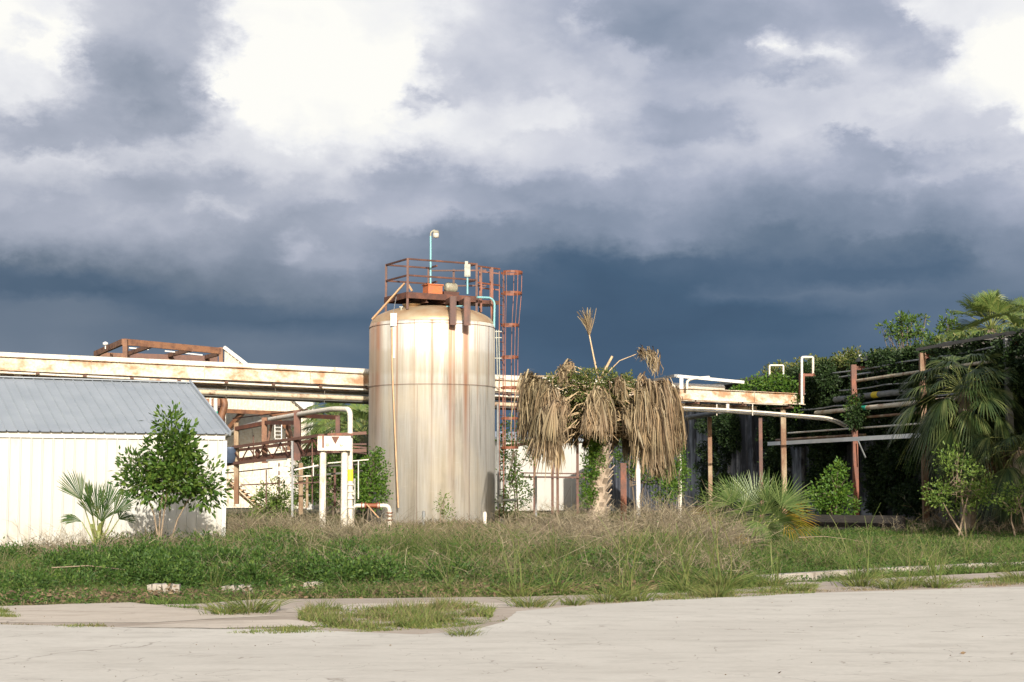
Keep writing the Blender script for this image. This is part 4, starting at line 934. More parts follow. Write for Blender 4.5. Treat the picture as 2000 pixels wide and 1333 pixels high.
def hang(tip, outv, length, n, spread=.35):
    """a dead frond's folded fan hanging from tip"""
    spread *= 1.2; base = tip+RS.normal(size=(n,3))*A((.07,.07,.06)); a = RS.uniform(-1,1,size=n)
    side = nrmz(np.cross(outv, A((0,0,1)))[None])[0]
    d = A((0,0,-1))+side*(a*spread)[:,None]+outv*RS.uniform(-.1,.45,size=(n,1))*.6+RS.normal(size=(n,3))*.07
    ln = length*RS.uniform(.3,1.0,size=n)**.8
    st = base
    # first arch outwards then down
    d0 = nrmz(outv*RS.uniform(.5,1.1,size=(n,1))+side*(a*spread*1.2)[:,None]+A((0,0,.35)))
    rows = []; w = RS.uniform(.006,.027,size=n); wa = RS.uniform(.02,.11,size=n); fr = RS.uniform(3,10,size=n); sd = nrmz(np.cross(d, RS.normal(size=(n,3))))
    ph = RS.uniform(0,6,size=n)
    for k, t in enumerate((0,.12,.3,.5,.75,1.0)):
        e = min(1, t/.25); arch = d0*(ln*.17*(1-(1-e)**2))[:,None]
        c = st+arch+A((0,0,-1))*(ln*max(0,t-.08))[:,None]*1.0+d*A((1,1,0))*(ln*t*.5)[:,None]+(side*.8+outv*.5)*(np.sin(ph+t*fr)*wa)[:,None]
        ww = w*(1-.75*t)+.003; rows += [c-sd*ww[:,None], c+sd*ww[:,None]]
    V = np.stack(rows, 1).reshape(-1,3); i = np.arange(n)[:,None]*12
    Q = np.concatenate([i+np.array([[2*k,2*k+1,2*k+3,2*k+2]]) for k in range(5)], 0)
    return V, Q
def boots(m, base, h, rad, lean=(0,0)):
    n = int(h/.045)
    for k in range(n):
        z = .05+h*k/n; a = k*2.4; c = Vector(base)+Vector((lean[0]*z, lean[1]*z, z)); o = Vector((math.cos(a), math.sin(a), 0))
        rr = rad*(1+.15*math.sin(k)); m.bar(c+o*rr*.75, c+o*(rr+.10)+Vector((0,0,.17+random.uniform(0,.06))), .07, .022, up=o)
# ------------------------------------------------------------------ dead cabbage palm
def dead_palm():
    d = 42.7; b = P(1164,1045,d); b.z = 0; top = P(1170,770,d+.1)
    r = thing('dead_palm', b, 'dead cabbage palm with hanging brown fronds and vines in its crown', 'palm tree')
    m = MB(); m.tube([b-Vector((0,0,.1)), b.lerp(top,.3)+Vector((.03,0,0)), b.lerp(top,.65)+Vector((.12,0,0)), top], [.30,.25,.22,.19], 16)
    n = 120
    for k in range(n):
        t = k/n; c = b.lerp(top, t*.97)+Vector((.12*math.sin(t*math.pi), 0, 0)); a = k*2.4; o = Vector((math.cos(a), math.sin(a), 0)); rr = .25-.05*t
        m.bar(c+o*rr*.75, c+o*(rr+random.uniform(.07,.15))+Vector((0,0,.2)), .12, .025, up=o)
    m.build('trunk', M['palmtrunk'], r)
    parts = []; pet = MB(); ctr = A(top)
    # (tip px, py, depth offset, length m)
    inner = [(1100,780,.7,1.2),(1125,790,.8,1.1),(1150,785,.9,1.2),(1180,785,.9,1.2),(1210,785,.8,1.3),(1235,780,.7,1.4),(1110,820,.2,.9),(1138,815,.1,.8),(1205,815,.1,.9),(1228,830,.1,1.0),(1238,790,-.9,1.5),(1240,830,.3,1.2),(1120,820,.5,1.0),(1195,830,.5,.8),(1150,840,.5,.7),(1222,850,.4,.9)]
    tips = inner+[(1036,735,-.3,2.0),(1052,742,.4,1.8),(1066,752,-.7,2.0),(1080,765,-1.0,1.7),(1045,775,.9,1.5),(1072,800,-1.1,1.9),(1092,790,-1.4,1.3),(1058,810,-.4,1.5),(1030,800,.3,1.2),(1085,840,-1.0,1.2),
            (1110,712,-.5,.8),(1098,722,-.8,.6),(1166,768,-1.2,1.5),(1156,790,-1.4,1.1),(1178,780,-1.3,1.3),(1208,742,-.9,.85),(1190,800,-.9,.8),(1226,800,-1.2,.9),
            (1250,765,-1.3,1.5),(1268,752,-.9,2.1),(1284,755,-.5,2.4),(1300,764,-.2,2.2),(1314,778,.3,1.8),(1296,748,.5,1.7),(1272,800,-1.2,2.2),(1258,835,-1.1,1.7),(1318,805,-.2,1.3),(1288,830,-.8,1.9),(1303,850,-.4,1.0),(1245,800,-1.3,1.3),(1280,872,-.9,1.1),
            (1070,770,1.2,1.3),(1120,770,1.4,.9),(1200,755,1.5,.9),(1262,775,1.2,1.4)]
    tips = [(1170+(a-1170)*.955, b, c, l) for a, b, c, l in tips]
    for px, py, dd, ln in tips:
        t = A(P(px, py, d+dd)); o = (t-ctr)*A((1,1,0)); o /= np.linalg.norm(o); 
        parts.append(hang(t, o, ln*.95, int(60+ln*34), .26 if ln > 1 else .12))
        for q in range(2 if ln > 1 else 1):
            sv = np.cross(o, A((0,0,1)))+RS.normal(size=3)*.5
            parts[-1] = cat_mesh([parts[-1], fan(t+RS.normal(size=3)*.06, o*random.uniform(.1,.5)+RS.normal(size=3)*.12-A((0,0,1)), ln*random.uniform(.55,.85), random.uniform(.45,.85), 13, .25, random.uniform(-.4,.4), .034, 0, .45, sv)])
        if ln > 1.45: parts.append(hang(t+RS.normal(size=3)*.18-A((0,0,.25)), o+RS.normal(size=3)*A((.5,.5,0)), ln*random.uniform(.4,.75), 55, .42))
        h = Vector(t); mid = Vector(ctr).lerp(h, .55)+Vector((0,0,.22)); pet.tube([Vector(ctr)+Vector((0,0,-.1)), mid, h], [.03,.02,.012], 5)
    # lower bare petioles
    for k in range(150):
        a = random.uniform(0,6.28); z = random.uniform(-1.3,.1); ln = random.uniform(.6,1.5); c = Vector(ctr)+Vector((0,0,z))
        pet.tube([c, c+Vector((math.cos(a)*ln*.6, math.sin(a)*ln*.6, .12-.1*z*0)), c+Vector((math.cos(a)*ln, math.sin(a)*ln, -.05+random.uniform(-.3,.1)))], [.022,.016,.009], 5)
    # three bare stalks above the crown
    tc = Vector(ctr)+Vector((0,0,.35))
    pet.tube([tc, P(1160,700,d), P(1150,650,d)], [.03,.025,.018], 6); pet.tube([tc, P(1196,696,d)], [.045,.035], 6)
    pet.tube([tc, P(1210,705,d), P(1243,692,d)], [.02,.014,.009], 6)
    pet.build('petiole', M['petiole'], r)
    t1 = A(P(1150,652,d)); n = 60; base = t1+RS.normal(size=(n,3))*.02
    V, Q = ribbons(base, A((-.10,0,1))+RS.normal(size=(n,3))*A((.20,.2,.05)), RS.uniform(.35,.75,size=n), RS.uniform(.02,.045,size=n), RS.normal(size=(n,3))*A((.15,.1,.05))-A((.12,0,0)), 4, False); parts.append((V, Q))
    for k in range(5):
        t2 = A(P(1247+k*7,690-(4 if k<3 else 0)-3*k+(k*k),d)); parts.append(hang(t2, A((1,0,0)), .3+.12*k, 26, .08))
    for V, Q in parts: npmesh('frond', V, Q, M['dead'], r)
    # vine living in the crown and down the trunk
    bl = [pxb(1110,746,45,18,d-.3,.8), pxb(1160,738,50,18,d-.3,.9), pxb(1215,750,40,18,d-.2,.8), pxb(1170,775,75,20,d,1.1), pxb(1115,800,40,36,d+.3,.6), pxb(1225,805,40,36,d+.35,.6)]
    V, Q = cloud(bl, 2800, .065, .6, .7, .2, .28)
    v = npmesh('crown_vine', V, Q, M['vinedull'], None, Vector(top)); tag(v, 'green vine tangled through the crown of the dead palm', 'vine')
    bl = [pxb(1158,900,18,35,d-.3,.2), pxb(1152,950,16,30,d-.25,.18), pxb(1150,975,12,18,d-.25,.12), pxb(1165,860,20,30,d-.3,.2)]
    V, Q = cloud(bl, 2200, .06, .7, .5, .1, .35); tag(npmesh('trunk_vine', V, Q, M['vine'], None, P(1160,990,d-.2)), 'bright green vine climbing the trunk of the dead palm', 'vine')
dead_palm()
# ------------------------------------------------------------------ fan palms
def fan_palm(name, base, crown, n, plen, Rr, mat, label, droop, el=(-30,80), seg=26, w=.03, trunk=.0, az=None, extra=None, spread=2.6, cat='palm tree', yellow=0, petmat='petgreen', wave=.0):
    r = thing(name, base, label, cat); base = Vector(base); crown = Vector(crown); parts = []; yp = []; pm = MB()
    if trunk:
        m = MB(); m.tube([base-Vector((0,0,.1)), crown], [trunk*1.15, trunk], 14); boots(m, base, max(.2,(crown-base).length-.1), trunk); m.build('trunk', M['palmtrunk'], r)
    for k in range(n):
        a = az(k) if az else k*2.4+random.uniform(-.2,.2); t = (k+.5)/n; e = R(el[1]+(el[0]-el[1])*t+random.uniform(-7,7))
        f = A((math.cos(a)*math.cos(e), math.sin(a)*math.cos(e), math.sin(e))); L = plen*random.uniform(.7,1.15)
        hub = A(crown)+f*L-A((0,0,1))*(droop*.35*L); mid = crown+Vector(f*L*.55)
        pm.tube([crown, mid, Vector(hub)], [.018,.014,.01], 5)
        fd = f-A((0,0,1))*droop*.55+A((0,0,.0)); y = k >= n-yellow
        V, Q = fan(hub, fd, Rr*random.uniform(.8,1.12), spread*random.uniform(.8,1.1), seg, droop*random.uniform(.7,1.3), .25, w, random.uniform(-.5,.5)); npmesh('frond', V, Q, M[mat], r)
    pm.build('petiole', M[petmat], r)
    if extra: extra(r)
    return r
def placed_palm(name, base, label, specs, mat, cat, seg=28, w=.022, d=36, trunk=None, bendf=None):
    """specs: hub px,py,depth offset, tip px,py, radius m, spread, roll, yellow"""
    r = thing(name, base, label, cat); base = Vector(base); P1 = []; P2 = []; pm = MB()
    for (hx, hy, dd, tx, ty, Rr, sp, roll, yl, dr) in specs:
        h = P(hx, hy, d+dd); t = P(tx, ty, d+dd*1.6); f = A(t-h); pm.tube([base+Vector((0,0,.1)), (base+h)/2+Vector((0,0,.08)), h], [.02,.014,.01], 6)
        sv = A((1, random.uniform(-.7,.7), 0)) if abs(f[2]) > .45*np.linalg.norm(f) else A((random.uniform(-.3,.3), random.uniform(-.7,.3), 1))
        V, Q = fan(A(h), f, Rr*(1.12 if name == 'palmetto' else 1), sp, seg, dr, .15, w, roll*.5, .33, sv); npmesh('old_frond' if yl else 'frond', V, Q, M['palmy' if yl else mat], r)
    pm.build('petiole', M['petgreen'], r)
    if trunk: m = MB(); m.tube([base-Vector((0,0,.05)), base+Vector((0,0,trunk[0]))], [trunk[1], trunk[1]*.8], 10); boots(m, base, trunk[0], trunk[1]*.7); m.build('trunk', M['petgreen'] if trunk[2] else M['palmtrunk'], r)
# palmetto beside the dead palm
pb = P(1465,1066,36.5); pb.z = 0
placed_palm('palmetto', pb, 'spiky green palmetto with orange tinged lower fans on the lawn', [
    (1430,985,-.2,1395,925,.80,2.5,.1,0,.12),(1475,985,.3,1458,915,.85,2.3,0,0,.1),(1500,985,0,1505,915,.85,2.2,-.2,0,.1),(1525,990,-.3,1570,935,.85,2.5,-.1,0,.12),(1412,1000,.2,1372,975,.75,2.4,.4,0,.15),
    (1455,1000,-.6,1450,950,.8,2.8,.2,0,.2),(1490,1005,-.7,1500,955,.75,2.8,0,0,.2),(1440,1015,-.8,1410,1010,.6,3.0,.6,0,.3),(1480,1020,-.9,1470,1050,.6,3.2,.8,0,.3),(1520,1015,-.6,1560,1005,.7,3.0,-.5,0,.2),
    (1535,1005,.0,1580,1020,.75,2.6,-.9,1,.2),(1500,1030,-.8,1530,1055,.5,2.5,-.3,0,.3),(1455,1040,-.5,1445,1070,.45,1.6,.3,1,.2),(1390,1010,.3,1370,1005,.55,2.6,.8,1,.2),(1545,990,.5,1582,975,.6,2.4,-.4,0,.15),(1440,975,.6,1425,925,.75,2.2,.2,0,.1)],
    'palmg', 'palmetto', 25, .016, 36.5, (.35,.12,0))
sp_ = P(192,1086,31); sp_.z = 0
placed_palm('young_palm', sp_, 'small green fan palm in front of the white shed wall', [
    (160,978,0,128,922,.72,1.15,.2,0,.05),(176,985,-.1,172,935,.5,.5,0,0,.02),(190,1000,0,188,955,.62,1.5,0,0,.03),(205,1000,.2,215,950,.66,1.1,-.1,0,.03),(222,1005,0,255,962,.6,1.3,-.3,0,.1),(232,1015,-.2,262,1000,.45,1.9,-.7,0,.2),(160,1020,.1,118,997,.5,.7,.5,0,.3),(198,1020,-.3,205,975,.5,1.5,.1,0,.1),(182,1010,-.3,165,965,.6,1.0,.1,0,.1)],
    'palmy2', 'palm', 22, .017, 31, (.55,.10,1))
# big drooping palm right
c1 = P(1885,765,46); b1 = Vector((c1.x, 46, 0))
def skirt(r):
    parts = []
    for k in range(26):
        a = k*2.4; o = A((math.cos(a), math.sin(a), 0)); t = A(P(1930,875,46))+o*random.uniform(.3,1.1)+A((0,0,random.uniform(-.2,.3))); parts.append(hang(t, o, random.uniform(1.0,1.9), 60, .2))
    for V, Q in parts: npmesh('dead_frond', V, Q, M['dead'], r)
fan_palm('cabbage_palm', b1, c1, 84, 1.35, 1.05, 'palmd', 'large drooping cabbage palm in front of the right pipe rack', .72, (-85,70), 22, .03, .2, extra=skirt)
c2 = P(1990,880,44.5); fan_palm('cabbage_palm', (c2.x,44.5,0), c2, 34, 1.0, .95, 'palmd', 'lower cabbage palm cut off by the right edge of the picture', .8, (-70,60), 28, .026, .18)
c3 = P(1935,645,60); fan_palm('tall_palm', (c3.x,60,0), c3, 50, 1.1, 1.05, 'palmb', 'bright green palm crown rising above the vine covered roof', .35, (-20,85), 26, .028, .2)
c3 = P(1995,635,62); fan_palm('tall_palm', (c3.x,62,0), c3, 24, .8, .8, 'palmb', 'second palm crown above the roof at the right edge of the picture', .35, (-20,80), 24, .03, .2)
# palms behind the trestle
for px, py, d, n, lb in ((648,835,64,34,'palm crown behind the rusty trestle, left of the tank'),(712,850,58,34,'palm crown partly hidden behind the left side of the tank'),(660,800,72,30,'taller palm farther back between the factory and the tank'),(712,800,70,26,'palm top just under the pipe rack beside the tank')):
    c = P(px, py, d); fan_palm('garden_palm', (c.x,d,0), c, n, 1.0, .95, 'palmb', lb, .55, (-50,75), 24, .03, .18)
# ------------------------------------------------------------------ broadleaf trees, shrubs, vines
d = 32.0
woody('broadleaf_sapling', (P(330,929,d).x, d, 0), [pxb(335,840,30,35,d,.4), pxb(330,900,50,38,d,.6), pxb(275,930,42,35,d,.55), pxb(385,945,45,35,d,.55), pxb(325,948,60,30,d,.7), pxb(285,955,42,20,d-.2,.4), pxb(398,968,34,18,d,.35), pxb(255,905,22,18,d,.3), pxb(350,865,30,25,d,.4), pxb(425,960,14,14,d,.2), pxb(352,880,34,40,d,.5), pxb(345,925,60,40,d,.6)],
      820, .135, 'leafs2', 'young broadleaf tree with dark green leaves in front of the white shed', 'tree', .42, .022, 4, 'thintrunk', up=.1, jit=.6)
d = 46.3
woody('ivy_shrub', (P(725,929,d).x, d, 0), [pxb(728,905,22,22,d,.35), pxb(718,945,32,30,d,.5), pxb(735,968,28,25,d,.4), pxb(705,975,20,20,d,.3), pxb(740,925,20,30,d,.3), pxb(735,885,10,12,d,.2)], 1100, .085, 'vine', 'bright green leafy shrub climbing the left foot of the tank', 'shrub', .6, .03, 2)
d = 50
woody('green_shrub', (P(530,929,d).x, d, 0), [pxb(535,965,35,28,d,.6), pxb(515,985,28,25,d,.5), pxb(555,985,28,22,d,.5), pxb(530,1005,45,20,d,.6)], 1100, .08, 'shrub', 'yellow green shrub below the rusty trestle', 'shrub', .5, .03, 2)
d = 56
woody('dark_shrub', (P(640,929,d).x, d, 0), [pxb(620,900,35,35,d,.9), pxb(665,900,40,45,d,.9), pxb(640,950,60,40,d,1.0), pxb(700,940,30,50,d,.8), pxb(600,960,30,30,d,.8), pxb(585,915,20,20,d,.6)], 800, .11, 'leafs', 'dark green thicket behind the twin white posts', 'shrub', .5, .05, 3)
d = 52.5
woody('climbing_shrub', (P(1010,929,d).x, d, 0), [pxb(1000,845,22,30,d,.3), pxb(995,905,26,40,d,.4), pxb(1010,960,32,40,d,.5), pxb(985,985,20,25,d,.4), pxb(1040,880,16,30,d,.3)], 650, .09, 'leafs', 'dark leafy climber wrapped round the foot of the tank ladder', 'shrub', .55, .03, 2)
d = 55
woody('dark_shrub', (P(1235,929,d).x, d, 0), [pxb(1225,890,30,45,d,.5), pxb(1270,900,35,50,d,.6), pxb(1300,950,30,40,d,.6), pxb(1330,930,20,30,d,.5)], 700, .10, 'leafs', 'dark green growth hanging behind the orange rusty post', 'shrub', .55, .04, 2)
d = 47.6
woody('post_vine', (P(1326,929,d).x, d, 0), [pxb(1327,885,10,30,d,.15), pxb(1322,925,18,25,d,.2), pxb(1312,950,22,25,d,.3), pxb(1325,860,7,14,d,.12)], 1500, .07, 'vine', 'bright green vine on the slim white post right of the dead palm', 'vine', .6, .02, 1)
d = 50
woody('dark_shrub', (P(1630,929,d).x, d, 0), [pxb(1635,925,25,25,d,.5), pxb(1625,960,38,30,d,.6), pxb(1640,990,45,22,d,.7), pxb(1595,975,22,20,d,.4)], 900, .11, 'vine', 'shaded green bush left of the tall rusty rack post', 'shrub', .5, .04, 2)
d = 41
woody('loose_shrub', (P(1870,929,d).x, d, 0), [pxb(1865,900,38,30,d,.6), pxb(1830,960,32,25,d,.6), pxb(1900,935,40,30,d,.7), pxb(1870,975,60,28,d,.8), pxb(1925,965,30,22,d,.5)], 800, .085, 'shrub', 'pale green loose shrub below the drooping cabbage palm', 'shrub', .45, .03, 3, 'thintrunk')
woody('loose_shrub', (P(1985,929,d).x, d, 0), [pxb(1985,965,28,18,d,.5), pxb(1975,985,35,16,d,.5), pxb(2020,960,30,25,d,.5)], 800, .085, 'shrub', 'small pale green shrub at the right edge below the palms', 'shrub', .45, .03, 2, 'thintrunk')
d = 40
woody('weed_shrub', (P(866,929,45.5).x, 45.5, 0), [pxb(866,990,20,12,45.5,.3), pxb(875,1005,24,10,45.5,.3), pxb(868,970,8,12,45.5,.15)], 700, .08, 'shrub', 'thin pale weed shrub against the foot of the tank', 'shrub', .35, .015, 3, 'thintrunk')
d = 66
woody('roof_tree', (P(1775,929,d).x, d, 0), [pxb(1772,640,30,25,d,.7), pxb(1745,650,18,12,d,.5), pxb(1728,640,14,7,d,.3), pxb(1790,668,50,16,d,.9), pxb(1800,620,12,9,d,.3), pxb(1758,622,10,10,d,.3)], 430, .16, 'leafs', 'dark leafy tree showing above the vine covered roof, left one', 'tree', .45, .08, 1)
woody('roof_tree', (P(1850,929,d).x, d, 0), [pxb(1850,640,24,20,d,.6), pxb(1835,660,28,15,d,.6), pxb(1858,622,12,10,d,.3), pxb(1880,660,25,15,d,.6)], 430, .16, 'leafs', 'dark leafy tree above the roof next to the bright palm crown', 'tree', .45, .08, 1)
def vine_roof():
    blobs = []
    t = -17.0
    while t < 12.5:
        z = 5.95+.10*math.sin(t*1.1)+random.uniform(-.08,.06); blobs.append((WT(t,z+.1,.2-random.uniform(0,1.4)), (.7,.55,random.uniform(.14,.28)))); t += .42
    for t in np.arange(3,12.5,.5): blobs.append((WT(t,6.1+random.uniform(-.4,.15),.25), (.6,.35,.4)))
    V, Q = cloud(blobs, 620, .12, .55, .5, .5, .35)
    tag(npmesh('roof_vine', V, Q, M['vinedull'], None, WT(0,6.1)), 'thick sunlit vine blanket along the edge of the roof on the right', 'vine')
    blobs = []
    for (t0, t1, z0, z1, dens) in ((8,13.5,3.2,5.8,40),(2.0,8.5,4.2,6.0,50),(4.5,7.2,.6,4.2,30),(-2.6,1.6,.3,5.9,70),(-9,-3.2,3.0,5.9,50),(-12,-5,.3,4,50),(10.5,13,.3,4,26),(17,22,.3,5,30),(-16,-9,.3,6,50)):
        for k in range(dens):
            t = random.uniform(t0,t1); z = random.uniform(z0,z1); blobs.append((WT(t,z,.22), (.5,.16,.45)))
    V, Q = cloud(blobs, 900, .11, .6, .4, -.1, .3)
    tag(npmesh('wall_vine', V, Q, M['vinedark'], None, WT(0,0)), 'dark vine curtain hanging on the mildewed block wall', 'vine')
    blobs = []
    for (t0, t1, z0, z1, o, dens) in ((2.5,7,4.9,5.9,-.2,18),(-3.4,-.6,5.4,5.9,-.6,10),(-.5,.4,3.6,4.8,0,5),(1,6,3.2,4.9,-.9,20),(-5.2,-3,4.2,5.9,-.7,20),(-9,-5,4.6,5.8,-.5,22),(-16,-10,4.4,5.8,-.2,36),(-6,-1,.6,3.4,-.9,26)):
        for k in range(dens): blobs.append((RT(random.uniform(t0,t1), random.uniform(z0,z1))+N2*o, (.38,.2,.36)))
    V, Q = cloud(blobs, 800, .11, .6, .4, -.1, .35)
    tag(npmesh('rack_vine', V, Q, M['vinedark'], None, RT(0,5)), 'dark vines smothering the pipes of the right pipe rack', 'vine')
    bl = [pxb(1475,752,30,14,62,.6), pxb(1515,750,30,16,62,.6), pxb(1545,756,20,16,61.5,.5), pxb(1450,760,14,9,62,.4), pxb(1440,764,30,6,62.5,.4)]
    V, Q = cloud(bl, 750, .11, .55, .6, .3, .35); tag(npmesh('rack_vine', V, Q, M['vine'], None, P(1500,770,62)), 'rounded green vine clump above the right end of the pipe rack', 'vine')
    bl = [pxb(1556,782,6,14,60.4,.12), pxb(1556,805,4,10,60.4,.1)]
    V, Q = cloud(bl, 1500, .09, .6); tag(npmesh('post_creeper', V, Q, M['vine'], None, P(1556,800,60.4)), 'small creeper on the girder end beside the rack post', 'vine')
    bl = [pxb(1660,808,12,14,56.8,.2), pxb(1668,790,8,12,56.8,.15)]
    V, Q = cloud(bl, 1300, .09, .6); tag(npmesh('post_creeper', V, Q, M['leafs'], None, P(1662,815,56.8)), 'dark creeper clinging halfway up the rusty rack post', 'vine')
vine_roof()
T0 = Vector((17.6,26.5,0)); bl = [(T0+Vector((random.uniform(-2.6,2.6), random.uniform(-2.2,2.2), random.uniform(6.5,12.5))), (1.5,1.5,1.1)) for k in range(26)]
woody('shade_tree', T0, bl, 60, .26, 'leafs', 'unseen tree added for shade, just outside the right edge of the picture', 'tree', .5, .32, 1)  # out-of-view tree, added to shade the palms and wall on the right
# far tree line behind everything
bl = []
for k in range(60):
    px = -300+k*42; d = random.uniform(100,115); py = 905+random.uniform(-14,8); bl.append(pxb(px, py, 60, 42, d, 3))
V, Q = cloud(bl, 60, .5, .6); tag(npmesh('distant_trees', V, Q, M['leafs']), kind='stuff')
# ------------------------------------------------------------------ grass and weeds
def inpoly(x, y, poly):
    c = np.zeros(len(x), bool); n = len(poly); j = n-1
    for i in range(n):
        xi, yi = poly[i]; xj, yj = poly[j]
        c ^= ((yi > y) != (yj > y)) & (x < (xj-xi)*(y-yi)/(yj-yi+1e-12)+xi); j = i
    return c
def g2(pts): return [(G(a,b).x, G(a,b).y) for a, b in pts]
def scatter(poly, dens, dmax=None):
    xs = [p[0] for p in poly]; ys = [p[1] for p in poly]
    n = int((max(xs)-min(xs))*(max(ys)-min(ys))*dens); x = RS.uniform(min(xs),max(xs),n); y = RS.uniform(min(ys),max(ys),n)
    k = inpoly(x, y, poly); return x[k], y[k]
def vnoise(x, y, s, seed=0):
    return .5+.25*np.sin(x*s*1.7+seed+1.3*np.sin(y*s*.9+seed*2))+.25*np.cos(y*s*2.1-seed+1.1*np.sin(x*s*1.3+1))
field = g2([(-700,1184),(0,1184),(250,1178),(380,1178),(500,1168),(1000,1166),(1290,1157),(1500,1138),(1700,1128),(2000,1112),(2700,1080)])+[(26,62),(-30,62)]
shed_a = G(0,1078); 
def hmap(x, y):
    px = 1000+F*x/y; k = np.clip((px-380)/120,0,1)*np.clip((1430-px)/80,0,1); near = np.clip((y-21)/6,.35,1)
    base = .20+.06*np.clip(vnoise(x,y,1.1),0,1); h = base*(.35+1.25*vnoise(x,y,2.3,4)**1.5)+k*(.06+.36*vnoise(x,y,.8,3)**1.3)
    h += .18*np.exp(-((px-300)/120)**2)*vnoise(x,y,.9,5)
    h = np.where(px < 210, .22, h); far_ = 1-.55*np.clip((y-31)/8,0,1); return h*near*far_
def in_shed(x, y): 
    # behind the shed's front wall line
    b = P(435,1066,36.0); u = Vector((b.x-shed_a.x, b.y-shed_a.y, 0)).normalized(); n = (-u.y, u.x)
    return ((x-b.x)*n[0]+(y-b.y)*n[1] > -.05) & ((x-b.x)*u.x+(y-b.y)*u.y < .05)
def field_grass(name, dens_near, mat, hs, wf, dry, seedv, label_kind='stuff', far=1.0):
    x, y = scatter(field, dens_near); keep = RS.uniform(size=len(x)) < np.clip((26/y)**1.2, .12, 1)
    px = 1000+F*x/y; keep &= (px > -120) & (px < 2120) & ~in_shed(x, y)
    if dry is not None: keep &= RS.uniform(size=len(x)) < dry(x, y, px)
    x, y = x[keep], y[keep]; n = len(x); h = hmap(x, y)*hs*RS.uniform(.45,1.25,size=n)
    b = np.stack([x, y, np.full(n, -.05)], 1); dr = np.stack([RS.normal(size=n)*.35, RS.normal(size=n)*.35, np.ones(n)], 1)
    w = wf*np.clip(y/26, .8, 2.2)*RS.uniform(.7,1.3,size=n); bend = RS.normal(size=(n,3))*A((.35,.35,.0))-A((0,0,.18))
    V, Q = ribbons(b, dr, h, w, bend, 2); o = npmesh(name, V, Q, M[mat]); tag(o, kind='stuff'); return n
n1 = field_grass('grass', 900, 'grass', 1.25, .013, None, 1)
def drymask(x, y, px):
    m = vnoise(x, y, .55, 2); k = np.clip((px-380)/150,0,1)*np.clip((1480-px)/100,0,1); return .16+.50*k*np.clip((m-.3)*1.6,0,1)+.35*(y > 34)*k+.35*np.clip((vnoise(x,y,1.9,9)-.55)*3,0,1)
n2 = field_grass('dry_grass', 430, 'drygrass', 1.75, .011, drymask, 2)
# broad-leaf ground weeds
x, y = scatter(field, 110); px = 1000+F*x/y
k = (px > -60) & (px < 2060) & ~in_shed(x, y) & (RS.uniform(size=len(x)) < (.15+.85*np.clip((vnoise(x,y,.9,7)-.4)*2.6,0,1))*np.clip(26/y,.1,1))
x, y = x[k], y[k]; rep = 5; x = np.repeat(x, rep); y = np.repeat(y, rep); n = len(x); h = hmap(x, y)
pos = np.stack([x+RS.normal(size=n)*.07, y+RS.normal(size=n)*.07, h*RS.uniform(.1,1.05,size=n)], 1)
V, Q = leaves(pos, RS.normal(size=(n,3))*A((1,1,.5))+A((0,-.2,.3)), RS.uniform(.025,.06,size=n), .5); tag(npmesh('weeds', V, Q, M['weedleaf']), kind='stuff')
bl = []
for k in range(170):
    px = random.uniform(-20, 1250) if k < 100 else random.uniform(190, 780); py = random.uniform(1072, 1152); q = G(px, py)
    if random.random() > .35+.65*float(vnoise(q.x, q.y, .9, 11)): continue
    if px < 200 and py < 1085: continue
    bl.append((q+Vector((0,0,random.uniform(.06,.30 if 190 < px < 760 else .16))), (random.uniform(.25,.6), random.uniform(.2,.4), random.uniform(.10,.28))))
V, Q = cloud(bl, 2300, .055, .5, .5, .5, .3); tag(npmesh('ground_cover', V, Q, M['weedleaf']), kind='stuff')
# dry brush: bent twiggy stems
def brush(name, clumps, mat='twig'):
    parts = []
    for px, py, spr, n, ln, lean in clumps:
        c = A(G(px, py)); n = int(n*(4.0 if (940 < px < 1430 or 425 < px < 620 or 660 < px < 730) else 2.0)); b = c+RS.normal(size=(n,3))*A((spr,spr,0)); b[:,2] = -.03
        n = len(b)
        dr = np.stack([RS.normal(size=n)*.45+lean*.8, RS.normal(size=n)*.35, np.abs(RS.normal(size=n))*.5+.85], 1); L = ln*1.3*RS.uniform(.4,1.15,size=n); bend = RS.normal(size=(n,3))*A((.35,.3,.1))-A((0,0,.35))
        w = np.full(n, .0095)*c[1]/24*RS.uniform(.6,1.3,size=n); V, Q = ribbons(b, dr, L, w, bend, 4, False); parts.append((V, Q))
        d0 = nrmz(dr)
        for s in range(3):
            t = RS.uniform(.3,.9,size=n); p = b+d0*(L*t)[:,None]+bend*(L*t*t)[:,None]; dd = d0*.6+RS.normal(size=(n,3))*.6
            V, Q = ribbons(p, dd, L*.35*RS.uniform(.5,1.2,size=n), w*.7, RS.normal(size=(n,3))*.2-A((0,0,.2)), 2, False); parts.append((V, Q))
    V, Q = cat_mesh(parts); tag(npmesh(name, V, Q, M[mat]), kind='stuff')
cl = []
for px in range(430, 1450, 24):
    for py, k in ((1055,1.0),(1075,.9),(1100,.7),(1130,.45)):
        if random.random() < .75*k+.1: cl.append((px+random.uniform(-14,14), py+random.uniform(-8,8), .35, random.uniform(8,20)*k, random.uniform(.45,.85)*(1.15 if 1050 < px < 1420 else .9), random.uniform(-.4,.4)))
cl += [(1130,1060,.35,60,1.0,-.3),(1110,1075,.3,50,.95,-.5),(1150,1085,.3,40,.9,.5),(1250,1075,.35,60,1.15,.5),(1300,1075,.35,60,1.2,.4),(1350,1090,.4,60,1.1,.3),(1390,1085,.3,40,.9,.2),(1330,1060,.4,50,1.2,-.2),(700,1090,.15,60,.9,-.35),(690,1085,.15,50,.8,-.4),(450,1060,.4,50,.9,.1),(480,1065,.4,50,.9,-.2),(560,1060,.4,40,.8,.3),(600,1050,.4,40,.9,.0),(770,1060,.4,30,.7,.2),(1050,1050,.4,40,.8,-.1)]
